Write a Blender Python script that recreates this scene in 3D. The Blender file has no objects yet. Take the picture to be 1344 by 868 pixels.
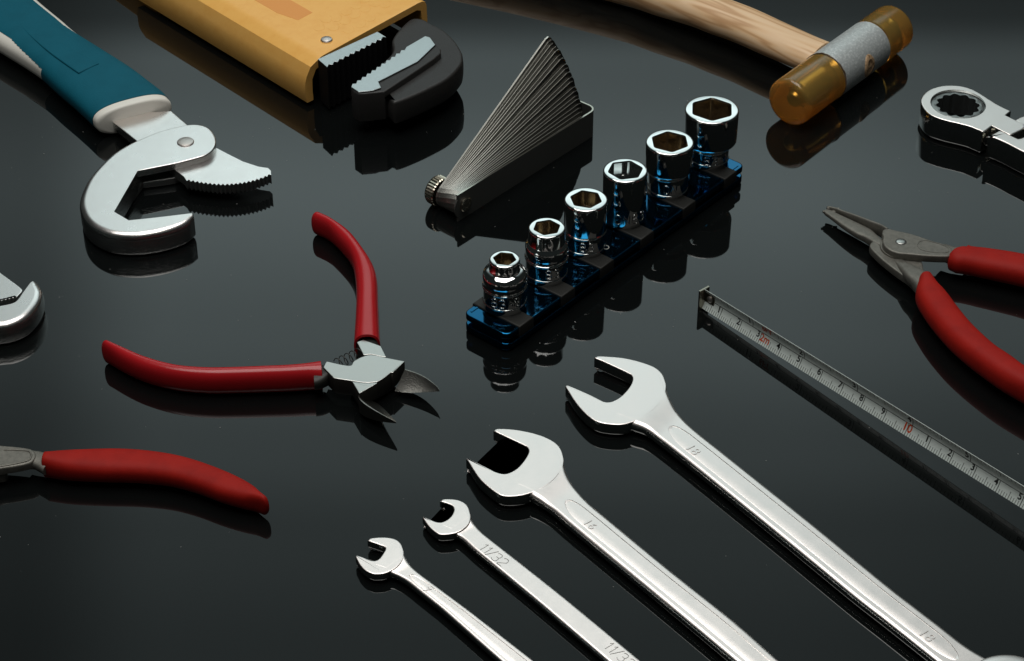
import bpy, bmesh, math, random
from mathutils import Vector, Matrix
random.seed(7)
scene = bpy.context.scene
col = scene.collection
S = 0.01                                   # everything below is laid out in centimetres

# ------------------------------------------------------------------ camera
FPX, ELEV, DIST = 3050.0, math.radians(37.3), 84.0
CAM = Vector((0, -DIST*math.cos(ELEV), DIST*math.sin(ELEV)))
FW = Vector((0, math.cos(ELEV), -math.sin(ELEV)))
RT = Vector((1, 0, 0))
UP = RT.cross(FW)
cd = bpy.data.cameras.new('camera')
cd.sensor_width = 36.0
cd.lens = FPX/1344*36.0
cd.clip_start, cd.clip_end = 0.02, 50
cam = bpy.data.objects.new('camera', cd)
cam.location = CAM*S
cam.rotation_euler = FW.to_track_quat('-Z', 'Y').to_euler()
col.objects.link(cam)
scene.camera = cam

# ------------------------------------------------------------------ world, lamps, exposure
w = bpy.data.worlds.new('World'); scene.world = w; w.use_nodes = True
w.node_tree.nodes['Background'].inputs[0].default_value = (0.8, 1.0, 0.97, 1)
w.node_tree.nodes['Background'].inputs[1].default_value = 0.013
vs = scene.view_settings
vs.view_transform = 'Standard'; vs.look = 'None'; vs.gamma = 1; vs.exposure = 0

def softbox(name, loc, target, sx, sy, radiance, color, hot=None):
    """hot = (edge level, power, u, v): the diffuser is brightest where the tube sits behind it"""
    ld = bpy.data.lights.new(name, 'AREA')
    ld.shape = 'RECTANGLE'; ld.size = sx*S; ld.size_y = sy*S
    ld.energy = math.pi*sx*S*sy*S*radiance
    ld.color = color
    if hot:                       # (vertical ramp, horizontal ramp): how evenly the tubes fill the diffuser
        ld.use_nodes = True
        nt = ld.node_tree; em = nt.nodes['Emission']
        g = nt.nodes.new('ShaderNodeNewGeometry'); sp = nt.nodes.new('ShaderNodeSeparateXYZ')
        nt.links.new(g.outputs['Parametric'], sp.inputs[0])
        mul = nt.nodes.new('ShaderNodeMath'); mul.operation = 'MULTIPLY'
        for k, (axis, pts) in enumerate((('Y', hot[0]), ('X', hot[1]))):
            cr = nt.nodes.new('ShaderNodeValToRGB'); cr.color_ramp.interpolation = 'EASE'
            el = cr.color_ramp.elements
            while len(el) < len(pts): el.new(0.5)
            for e, (p, v) in zip(el, pts): e.position = p; e.color = (v, v, v, 1)
            nt.links.new(sp.outputs[axis], cr.inputs[0]); nt.links.new(cr.outputs[0], mul.inputs[k])
        nt.links.new(mul.outputs[0], em.inputs['Strength'])
    o = bpy.data.objects.new(name, ld)
    o.location = Vector(loc)*S
    o.rotation_euler = (Vector(target)-Vector(loc)).to_track_quat('-Z', 'Y').to_euler()
    col.objects.link(o)
    return o
VR = [((y+46)/92, v) for y, v in ((-46, 0.0), (-36, 0.02), (-31.5, 0.20), (-27, 0.64), (-16, 1.0), (-5, 0.80), (5, 0.53), (12, 0.36), (22, 0.27), (46, 0.2))]
HR = [((x+65)/130, v) for x, v in ((-65, 0.1), (-42, 0.70), (-20, 0.95), (10, 1.0), (28, 0.97), (41, 0.42), (65, 0.06))]
softbox('softbox_lamp', (0, 84, 70), (0, 0, 0), 130, 92, 1.32, (0.81, 0.99, 1.0), (VR, HR))
softbox('overhead_lamp', (-9, 3, 112), (-2, 0, 0), 100, 84, 3.9, (1.0, 0.99, 0.96))

# ------------------------------------------------------------------ geometry helpers (cm)
def G(px, py, z=0.0):
    d = FW + RT*((px-672)/FPX) + UP*((434-py)/FPX)
    return CAM + d*((z-CAM.z)/d.z)
def Z(x0, y0, s):
    """reads points noted in an enlarged crop of the photograph back as photo pixels"""
    return lambda pts: [(x0+p[0]/s, y0+p[1]/s)+tuple(p[2:]) for p in pts]
def smooth(pts, n=6, closed=False):
    """Catmull-Rom; a point whose last item is 'c' stays a corner"""
    P = [Vector(p[:2]) if not isinstance(p, Vector) else p for p in pts]
    C = [(not isinstance(p, Vector)) and len(p) > 2 and p[-1] == 'c' for p in pts]
    N = len(P); out = []
    rng = N if closed else N-1
    for i in range(rng):
        p1, p2 = P[i], P[(i+1) % N]
        p0 = P[i-1] if (closed or i > 0) else p1*2-p2
        p3 = P[(i+2) % N] if (closed or i+2 < N) else p2*2-p1
        if C[i]: p0 = p1*2-p2
        if C[(i+1) % N]: p3 = p2*2-p1
        for k in range(n):
            t = k/n
            out.append(0.5*((2*p1)+(p2-p0)*t+(2*p0-5*p1+4*p2-p3)*t*t+(3*p1-p0-3*p2+p3)*t**3))
    if not closed: out.append(P[-1])
    return out
def resample(P, n):
    L = [0]
    for a, b in zip(P, P[1:]): L.append(L[-1]+(b-a).length)
    out = []; j = 0
    for i in range(n):
        s = L[-1]*i/(n-1)
        while j < len(L)-2 and L[j+1] < s: j += 1
        d = L[j+1]-L[j]
        out.append(P[j].lerp(P[j+1], 0 if d == 0 else (s-L[j])/d))
    return out
def sst(a, b, x):
    t = max(0, min(1, (x-a)/(b-a))); return t*t*(3-2*t)

ORIG = {}
def setp(o, label, cat, group=None, kind=None):
    if label: o['label'] = label
    if cat: o['category'] = cat
    if group: o['group'] = group
    if kind: o['kind'] = kind
def thing(name, label, cat, base, group=None):
    o = bpy.data.objects.new(name, None)
    o.empty_display_size = 0.005
    o.location = Vector((base[0], base[1], 0))*S
    col.objects.link(o); setp(o, label, cat, group)
    ORIG[o.name] = Vector((base[0], base[1], 0))
    return o
def add(name, verts, faces, mat, parent=None, angle=32, flat=False, side=None):
    og = ORIG.get(parent.name, Vector((0, 0, 0))) if parent else Vector((0, 0, 0))
    me = bpy.data.meshes.new(name)
    me.from_pydata([tuple((Vector(v)-og)*S) for v in verts], [], faces)
    bm = bmesh.new(); bm.from_mesh(me)
    bmesh.ops.recalc_face_normals(bm, faces=bm.faces)
    bm.to_mesh(me); bm.free()
    if not flat:
        me.polygons.foreach_set('use_smooth', [True]*len(me.polygons))
        me.set_sharp_from_angle(angle=math.radians(angle))
    me.materials.append(mat)
    if side:                                   # walls keep another finish than the ground flats
        me.materials.append(side)
        for p in me.polygons:
            if abs(p.normal.z) < 0.6: p.material_index = 1
    o = bpy.data.objects.new(name, me); col.objects.link(o)
    if parent: o.parent = parent
    ORIG[o.name] = og
    return o
def ring_normals(W):
    """inward miter normals of a closed outline in the plane"""
    n = len(W); area = sum(W[i].x*W[(i+1) % n].y-W[(i+1) % n].x*W[i].y for i in range(n))
    sg = 1 if area > 0 else -1; out = []
    for i in range(n):
        a, b, c = W[i-1], W[i], W[(i+1) % n]
        e1 = Vector((b.x-a.x, b.y-a.y)); e2 = Vector((c.x-b.x, c.y-b.y))
        if e1.length < 1e-9 or e2.length < 1e-9:
            out.append(Vector((0, 0, 0))); continue
        e1.normalize(); e2.normalize()
        n1 = Vector((-e1.y, e1.x))*sg; n2 = Vector((-e2.y, e2.x))*sg
        m = n1+n2
        if m.length < 1e-6: m = n1
        m.normalize(); k = min(1.6, 1/max(0.3, m.dot(n1)))
        out.append(Vector((m.x*k, m.y*k, 0)))
    return out
def prism_geo(W, z0, z1, bt=0.04, bb=0.04, seg=3, bulge=0, rise=None, wt=None):
    """W: outline (world, cm).  Rounded top and bottom edges; 'rise(x,y)' shifts heights."""
    N = ring_normals(W); rings = []
    rings.append((bt+min(0.02, bt), z1))
    for k in range(seg+1):
        a = math.pi/2*k/seg
        rings.append((bt*(1-math.sin(a)), z1-bt*(1-math.cos(a))))
    if bulge:
        for k in range(1, 6):
            t = k/6; rings.append((-bulge*math.sin(math.pi*t), (z1-bt)*(1-t)+(z0+bb)*t))
    for k in range(seg+1):
        a = math.pi/2*(1-k/seg)
        rings.append((bb*(1-math.sin(a)), z0+bb*(1-math.cos(a))))
    rings.append((bb+min(0.02, bb), z0))
    V = []; F = []; n = len(W)
    for ri, (ins, z) in enumerate(rings):
        for i, (p, m) in enumerate(zip(W, N)):
            k = 1 if not wt else wt[i]
            top = ri <= seg+1
            q = p+m*(ins*k)
            dz = rise(q.x, q.y) if rise else 0
            V.append(Vector((q.x, q.y, (z1-(z1-z)*k if top else z)+dz)))
    for r in range(len(rings)-1):
        for i in range(n):
            j = (i+1) % n
            F.append((r*n+i, r*n+j, (r+1)*n+j, (r+1)*n+i))
    F.append(tuple(range(n)))
    F.append(tuple(reversed(range((len(rings)-1)*n, len(rings)*n))))
    return V, F
def prism(name, px, z0, z1, mat, parent, bt=0.04, bb=0.04, seg=3, sm=5, bulge=0, zt=None, rise=None, angle=32, side=None, weights=None):
    """px: outline of the top face in photo pixels ('c' corners)"""
    pts = smooth(px, sm, True) if sm else [Vector(p[:2]) for p in px]
    W = [G(p.x, p.y, z1 if zt is None else zt) for p in pts]
    wt = [max(0.03, v.x) for v in smooth([(w_, 0, 'c') for w_ in weights], sm, True)] if weights else None
    V, F = prism_geo(W, z0, z1, bt, bb, seg, bulge, rise, wt)
    return add(name, V, F, mat, parent, angle, side=side)
def wprism(name, W, z0, z1, mat, parent, bt=0.04, bb=0.04, seg=3, angle=32):
    V, F = prism_geo([Vector((p[0], p[1], 0)) for p in W], z0, z1, bt, bb, seg)
    return add(name, V, F, mat, parent, angle)
def teeth(p, q, n, depth):
    """zigzag from p to q (pixels), teeth pushed to the right-hand side of the way"""
    p = Vector(p); q = Vector(q); d = (q-p)/n; nn = Vector((-d.y, d.x)).normalized()*depth
    out = []
    for i in range(n):
        out.append(tuple(p+d*i)+('c',)); out.append(tuple(p+d*(i+0.5)+nn)+('c',))
    out.append(tuple(q)+('c',))
    return out
def sect(c, n, w, h, ex, m):
    out = []
    for k in range(m):
        a = 2*math.pi*k/m; ca, sa = math.cos(a), math.sin(a)
        u = math.copysign(abs(ca)**(2/ex), ca)*w; v = math.copysign(abs(sa)**(2/ex), sa)*h
        out.append(Vector((c.x+n.x*u, c.y+n.y*u, c.z+v)))
    return out
def frames(Lp, Rp, zc, hh, n=40, adjust=True, skew=False):
    """two silhouette lines (pixels) of a bar lying at height zc -> centre, side, half width, half height"""
    zf = zc if callable(zc) else (lambda t: zc)
    hf = hh if callable(hh) else (lambda t: hh)
    A = resample(smooth(Lp, 6), n); B = resample(smooth(Rp, 6), n); out = []
    for i in range(n):
        t = i/(n-1); z = zf(t); h = hf(t)
        a = G(A[i].x, A[i].y, z); b = G(B[i].x, B[i].y, z)
        out.append([(a+b)/2, a-b, h])
    cs = [f[0] for f in out]
    for i, f in enumerate(out):
        tg = (cs[min(n-1, i+1)]-cs[max(0, i-1)]); tg.z = 0; tg.normalize()
        nn = Vector((-tg.y, tg.x, 0)); ap = abs(f[1].dot(nn))/2
        if skew:
            k = f[1].copy(); k.z = 0; ap = k.length/2; nn = k.normalized()
        if adjust:
            ct = 1/math.tan(ELEV); ap = math.sqrt(max((0.45*ap)**2, ap*ap-(f[2]*ct*nn.y)**2))
        f[1] = nn; f.append(ap); f.append(tg)
    return out                                  # centre, normal, h, w, tangent
def loft_geo(fr, ex=2.3, m=28, cap0=0.0, cap1=0.0, grow=0.0):
    """cap: length of a rounded end (0 = flat)"""
    rings = []
    def end(f, L, sgn):
        rr = []
        for k in range(1, 7):
            a = math.pi/2*k/6
            s = max(0.02, math.cos(a))
            rr.append(sect(f[0]+f[4]*(sgn*L*math.sin(a)), f[1], (f[3]+grow)*s, (f[2]+grow)*s, ex, m))
        return rr
    if cap0: rings += list(reversed(end(fr[0], cap0, -1)))
    for f in fr: rings.append(sect(f[0], f[1], f[3]+grow, f[2]+grow, ex, m))
    if cap1: rings += end(fr[-1], cap1, 1)
    V = [v for r in rings for v in r]; F = []
    for r in range(len(rings)-1):
        for i in range(m):
            j = (i+1) % m; F.append((r*m+i, r*m+j, (r+1)*m+j, (r+1)*m+i))
    F.append(tuple(range(m))); F.append(tuple(reversed(range((len(rings)-1)*m, len(rings)*m))))
    return V, F
def loft(name, Lp, Rp, zc, hh, mat, parent, ex=2.3, n=40, m=28, cap0=0, cap1=0, adjust=True, angle=40):
    fr = frames(Lp, Rp, zc, hh, n, adjust)
    V, F = loft_geo(fr, ex, m, cap0, cap1)
    return add(name, V, F, mat, parent, angle)
def lathe(name, prof, c, axis, mat, parent, m=48, angle=32, cap=True):
    """prof: (radius, distance along axis) list; c: origin"""
    ax = Vector(axis).normalized()
    t1 = ax.cross(Vector((0, 0, 1)) if abs(ax.z) < 0.9 else Vector((1, 0, 0))).normalized(); t2 = ax.cross(t1)
    V = []; F = []
    for r, d in prof:
        for k in range(m):
            a = 2*math.pi*k/m
            V.append(Vector(c)+ax*d+(t1*math.cos(a)+t2*math.sin(a))*r)
    for i in range(len(prof)-1):
        for k in range(m):
            j = (k+1) % m; F.append((i*m+k, i*m+j, (i+1)*m+j, (i+1)*m+k))
    if cap:
        F.append(tuple(range(m))); F.append(tuple(reversed(range((len(prof)-1)*m, len(prof)*m))))
    return add(name, V, F, mat, parent, angle)
def tube_geo(P, r, m=8):
    V = []; F = []; n = len(P)
    for i in range(n):
        tg = (P[min(n-1, i+1)]-P[max(0, i-1)]).normalized()
        ref = Vector((0, 0, 1)) if abs(tg.z) < 0.95 else Vector((1, 0, 0))
        a = tg.cross(ref).normalized(); b = tg.cross(a)
        for k in range(m):
            an = 2*math.pi*k/m; V.append(P[i]+(a*math.cos(an)+b*math.sin(an))*r)
    for i in range(n-1):
        for k in range(m):
            j = (k+1) % m; F.append((i*m+k, i*m+j, (i+1)*m+j, (i+1)*m+k))
    F.append(tuple(range(m))); F.append(tuple(reversed(range((n-1)*m, n*m))))
    return V, F
def merge(geos):
    V = []; F = []
    for v, f in geos:
        o = len(V); V += list(v); F += [tuple(i+o for i in q) for q in f]
    return V, F
def box_geo(c, ax, ay, az, hx, hy, hz):
    V = [c+ax*(hx*i)+ay*(hy*j)+az*(hz*k) for i in (-1, 1) for j in (-1, 1) for k in (-1, 1)]
    return V, [(0, 1, 3, 2), (4, 6, 7, 5), (0, 4, 5, 1), (2, 3, 7, 6), (0, 2, 6, 4), (1, 5, 7, 3)]
def text_geo(s, size, extrude, o, ax, ay, bold=0.0, center=True, bend=None):
    cu = bpy.data.curves.new('lettering', 'FONT'); cu.body = s; cu.size = size
    cu.extrude = extrude; cu.offset = bold; cu.resolution_u = 3
    if center: cu.align_x = 'CENTER'; cu.align_y = 'CENTER'
    ob = bpy.data.objects.new('lettering', cu); col.objects.link(ob)
    dg = bpy.context.evaluated_depsgraph_get()
    me = ob.evaluated_get(dg).to_mesh()
    az = ax.cross(ay).normalized()
    if bend: V = [bend(v.co) for v in me.vertices]
    else: V = [o+ax*v.co.x+ay*v.co.y+az*v.co.z for v in me.vertices]
    F = [tuple(p.vertices) for p in me.polygons]
    ob.evaluated_get(dg).to_mesh_clear()
    bpy.data.objects.remove(ob); bpy.data.curves.remove(cu)
    return V, F

# ------------------------------------------------------------------ materials
def mat(name, base, metal=0.0, rough=0.4, ior=1.5, coat=0, bump=None, var=None, trans=0, sss=0, aniso=0, spec=None, rvar=0.0):
    """bump=(scale per cm, strength), var=(scale, second colour, low, high)"""
    m = bpy.data.materials.new(name); m.use_nodes = True
    nt = m.node_tree; b = nt.nodes['Principled BSDF']
    b.inputs['Base Color'].default_value = (*base, 1)
    b.inputs['Metallic'].default_value = metal
    b.inputs['Roughness'].default_value = rough
    b.inputs['IOR'].default_value = ior
    b.inputs['Coat Weight'].default_value = coat
    b.inputs['Coat Roughness'].default_value = 0.12
    if trans: b.inputs['Transmission Weight'].default_value = trans
    if sss:
        b.inputs['Subsurface Weight'].default_value = sss
        b.inputs['Subsurface Radius'].default_value = (0.004, 0.0025, 0.001)
        b.inputs['Subsurface Scale'].default_value = 1.0
    if aniso: b.inputs['Anisotropic'].default_value = aniso
    if spec is not None: b.inputs['Specular IOR Level'].default_value = spec
    tc = nt.nodes.new('ShaderNodeTexCoord')
    if bump:
        nz = nt.nodes.new('ShaderNodeTexNoise'); nz.inputs['Scale'].default_value = bump[0]*100
        nz.inputs['Detail'].default_value = 3
        bp = nt.nodes.new('ShaderNodeBump'); bp.inputs['Strength'].default_value = bump[1]
        bp.inputs['Distance'].default_value = 0.0002
        nt.links.new(tc.outputs['Object'], nz.inputs['Vector'])
        nt.links.new(nz.outputs['Fac'], bp.inputs['Height']); nt.links.new(bp.outputs[0], b.inputs['Normal'])
    if var:
        nz = nt.nodes.new('ShaderNodeTexNoise'); nz.inputs['Scale'].default_value = var[0]*100
        nz.inputs['Detail'].default_value = 5; nz.inputs['Roughness'].default_value = 0.65
        mr = nt.nodes.new('ShaderNodeMapRange')
        mr.inputs['From Min'].default_value = var[2]; mr.inputs['From Max'].default_value = var[3]
        mx = nt.nodes.new('ShaderNodeMix'); mx.data_type = 'RGBA'
        mx.inputs['A'].default_value = (*base, 1); mx.inputs['B'].default_value = (*var[1], 1)
        nt.links.new(tc.outputs['Object'], nz.inputs['Vector']); nt.links.new(nz.outputs['Fac'], mr.inputs['Value'])
        nt.links.new(mr.outputs[0], mx.inputs['Factor']); nt.links.new(mx.outputs['Result'], b.inputs['Base Color'])
    if rvar:
        nz = nt.nodes.new('ShaderNodeTexNoise'); nz.inputs['Scale'].default_value = 150
        nz.inputs['Detail'].default_value = 6; nz.inputs['Roughness'].default_value = 0.7
        mr = nt.nodes.new('ShaderNodeMapRange')
        mr.inputs['To Min'].default_value = max(0, rough-rvar); mr.inputs['To Max'].default_value = rough+rvar
        nt.links.new(tc.outputs['Object'], nz.inputs['Vector']); nt.links.new(nz.outputs['Fac'], mr.inputs['Value'])
        nt.links.new(mr.outputs[0], b.inputs['Roughness'])
    return m
M_table = mat('black_acrylic', (0.0035, 0.0042, 0.0042), 0, 0.03, 1.5, rvar=0.015)
M_satin = mat('satin_chrome', (1.0, 0.92, 0.88), 1, 0.34, bump=(8, 0.05), rvar=0.06)
M_cast = mat('blasted_steel', (1.0, 0.95, 0.92), 1, 0.29, bump=(24, 0.16), rvar=0.06)
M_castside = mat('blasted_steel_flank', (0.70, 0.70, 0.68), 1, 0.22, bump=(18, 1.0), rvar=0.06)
M_castedge = mat('grey_tooth_steel', (0.36, 0.37, 0.36), 1, 0.4, bump=(40, 0.4))
M_polish = mat('polished_wrench_flank', (0.78, 0.78, 0.76), 1, 0.10, bump=(4, 0.05))
M_chrome = mat('polished_chrome', (0.80, 0.80, 0.79), 1, 0.045)
M_bronze = mat('socket_bore_steel', (0.46, 0.38, 0.28), 1, 0.16)
M_nickel = mat('nickel_rivet', (0.70, 0.64, 0.60), 1, 0.38, bump=(20, .3))
M_gunmetal = mat('phosphated_steel', (0.20, 0.19, 0.165), 0.55, 0.48, bump=(55, 0.35), var=(6, (0.15, 0.145, 0.125), 0.4, 0.65))
M_face = mat('ground_plier_steel', (0.58, 0.57, 0.54), 1, 0.30, bump=(18, 0.12), rvar=.06)
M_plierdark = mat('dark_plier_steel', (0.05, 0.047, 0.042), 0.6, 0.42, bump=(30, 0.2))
M_tang = mat('dark_tang_steel', (0.022, 0.021, 0.018), 0.3, 0.45, bump=(20, .3))  # tang steel, set darker than the rest of the cutters
M_bladeface = mat('brushed_blade_steel', (0.24, 0.235, 0.215), 1, 0.3, bump=(22, 0.5))
M_red = mat('red_dipped_plastic', (0.42, 0.012, 0.016), 0, 0.24, 1.48, bump=(3, 0.08), rvar=0.05)
M_red2 = mat('matt_red_plastic', (0.34, 0.014, 0.009), 0, 0.55, 1.45, spec=0.14, bump=(14, 0.2), var=(1.2, (0.27, 0.011, 0.008), 0.4, 0.7))
M_blue = mat('blue_rubber', (0.006, 0.10, 0.145), 0, 0.6, 1.45, bump=(16, 0.5), spec=0.14, var=(1.0, (0.005, 0.088, 0.128), .4, .7))
M_white = mat('white_plastic', (0.80, 0.775, 0.70), 0, 0.42, 1.45, bump=(15, 0.05))
M_orange = mat('orange_paint', (0.90, 0.49, 0.125), 0, 0.36, 1.45, bump=(9, 0.2), var=(2.2, (0.86, 0.44, 0.10), 0.45, 0.75))
M_orange2 = mat('deep_orange_paint', (0.78, 0.33, 0.08), 0, 0.45, 1.45, bump=(9, 0.2))
M_blackcast = mat('black_oxide_casting', (0.024, 0.023, 0.022), 0.0, 0.5, bump=(16, 0.6))
M_jawshade = mat('shaded_jaw_flank', (0.006, 0.006, 0.006), 0, 0.6, spec=0.2)  # shade on the fixed jaw's flanks, painted in as a near-black colour
M_steelcut = mat('ground_jaw_steel', (0.62, 0.66, 0.66), 1, 0.36, bump=(18, 0.3))
M_rail = mat('blue_anodised_aluminium', (0.008, 0.10, 0.21), 1, 0.09)
M_clip = mat('black_clip_plastic', (0.016, 0.016, 0.014), 0, 0.6, 1.4, bump=(30, .2))
M_case = mat('dark_lacquer_case', (0.09, 0.092, 0.085), 0.3, 0.42)
M_caseedge = mat('bare_case_edge', (0.6, 0.58, 0.5), 1, 0.3)
M_blade = mat('feeler_steel', (0.15, 0.148, 0.135), 1, 0.34)  # blade faces coloured darker, as the shaded copy of the edge steel
M_bladeedge = mat('feeler_lit_edge', (0.70, 0.69, 0.63), 1, 0.38)  # light caught by the blade edges, put into a paler colour
M_knurl = mat('knurled_nickel', (0.62, 0.56, 0.45), 1, 0.26)
M_headm = mat('zinc_mallet_head', (0.50, 0.535, 0.53), 0.35, 0.42, bump=(12, 1.0), var=(9, (0.66, 0.69, 0.68), 0.5, 0.6))
M_ink = mat('black_ink', (0.012, 0.014, 0.013), 0, 0.5)
M_inkred = mat('orange_ink', (0.62, 0.07, 0.01), 0, 0.5)
M_tape = mat('enamelled_tape', (0.70, 0.77, 0.73), 0, 0.35, 1.45)
M_mark = mat('etched_mark', (0.22, 0.22, 0.21), 0.8, 0.5)
M_grey = mat('grey_bushing', (0.3, 0.31, 0.3), 1, 0.4)
M_hookblk = mat('tape_hook_metal', (0.35, 0.32, 0.26), 1, 0.28)

def mat_amber():
    m = bpy.data.materials.new('amber_plastic'); m.use_nodes = True
    b = m.node_tree.nodes['Principled BSDF']
    b.inputs['Base Color'].default_value = (1.0, 0.66, 0.17, 1)
    b.inputs['Roughness'].default_value = 0.16
    b.inputs['IOR'].default_value = 1.49
    b.inputs['Transmission Weight'].default_value = 0.86
    b.inputs['Subsurface Weight'].default_value = 0.0
    va = m.node_tree.nodes.new('ShaderNodeVolumeAbsorption')
    va.inputs['Color'].default_value = (1.0, 0.62, 0.14, 1); va.inputs['Density'].default_value = 30
    m.node_tree.links.new(va.outputs[0], m.node_tree.nodes['Material Output'].inputs['Volume'])
    return m
M_amber = mat_amber()
def mat_wood(angle):
    m = bpy.data.materials.new('ash_wood'); m.use_nodes = True
    nt = m.node_tree; b = nt.nodes['Principled BSDF']
    tc = nt.nodes.new('ShaderNodeTexCoord')
    mp = nt.nodes.new('ShaderNodeMapping'); mp.inputs['Rotation'].default_value = (0, 0, -angle)
    mp2 = nt.nodes.new('ShaderNodeMapping'); mp2.inputs['Scale'].default_value = (7, 110, 110)
    nz = nt.nodes.new('ShaderNodeTexNoise'); nz.inputs['Scale'].default_value = 1; nz.inputs['Detail'].default_value = 2
    wv = nt.nodes.new('ShaderNodeMath'); wv.operation = 'MULTIPLY'; wv.inputs[1].default_value = 52
    sn = nt.nodes.new('ShaderNodeMath'); sn.operation = 'SINE'
    cr = nt.nodes.new('ShaderNodeValToRGB')
    e = cr.color_ramp.elements
    e[0].position = 0.0; e[0].color = (0.50, 0.27, 0.125, 1)
    e[1].position = 1.0; e[1].color = (0.82, 0.58, 0.36, 1)
    x = cr.color_ramp.elements.new(0.45); x.color = (0.75, 0.49, 0.27, 1)
    ad = nt.nodes.new('ShaderNodeMapRange'); ad.inputs['From Min'].default_value = -1; ad.inputs['From Max'].default_value = 1
    nz2 = nt.nodes.new('ShaderNodeTexNoise'); nz2.inputs['Scale'].default_value = 1; nz2.inputs['Detail'].default_value = 4
    mp3 = nt.nodes.new('ShaderNodeMapping'); mp3.inputs['Scale'].default_value = (60, 1400, 1400)
    bp = nt.nodes.new('ShaderNodeBump'); bp.inputs['Strength'].default_value = 0.12; bp.inputs['Distance'].default_value = 0.0002
    l = nt.links.new
    l(tc.outputs['Object'], mp.inputs['Vector']); l(mp.outputs[0], mp2.inputs['Vector']); l(mp2.outputs[0], nz.inputs['Vector'])
    l(mp.outputs[0], mp3.inputs['Vector']); l(mp3.outputs[0], nz2.inputs['Vector'])
    l(nz.outputs['Fac'], wv.inputs[0]); l(wv.outputs[0], sn.inputs[0]); l(sn.outputs[0], ad.inputs['Value'])
    mix = nt.nodes.new('ShaderNodeMix'); mix.data_type = 'FLOAT'; mix.inputs['Factor'].default_value = 0.3
    l(ad.outputs[0], mix.inputs['A']); l(nz2.outputs['Fac'], mix.inputs['B'])
    l(mix.outputs['Result'], cr.inputs['Fac']); l(cr.outputs[0], b.inputs['Base Color'])
    l(nz2.outputs['Fac'], bp.inputs['Height']); l(bp.outputs[0], b.inputs['Normal'])
    b.inputs['Roughness'].default_value = 0.38
    return m

# ------------------------------------------------------------------ the surface
tb = add('table_surface', [(-90, -90, 0), (90, -90, 0), (90, 90, 0), (-90, 90, 0), (-90, -90, -1), (90, -90, -1), (90, 90, -1), (-90, 90, -1)],
         [(0, 1, 2, 3), (7, 6, 5, 4), (0, 4, 5, 1), (1, 5, 6, 2), (2, 6, 7, 3), (3, 7, 4, 0)], M_table, flat=True)
tb['kind'] = 'structure'

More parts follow.
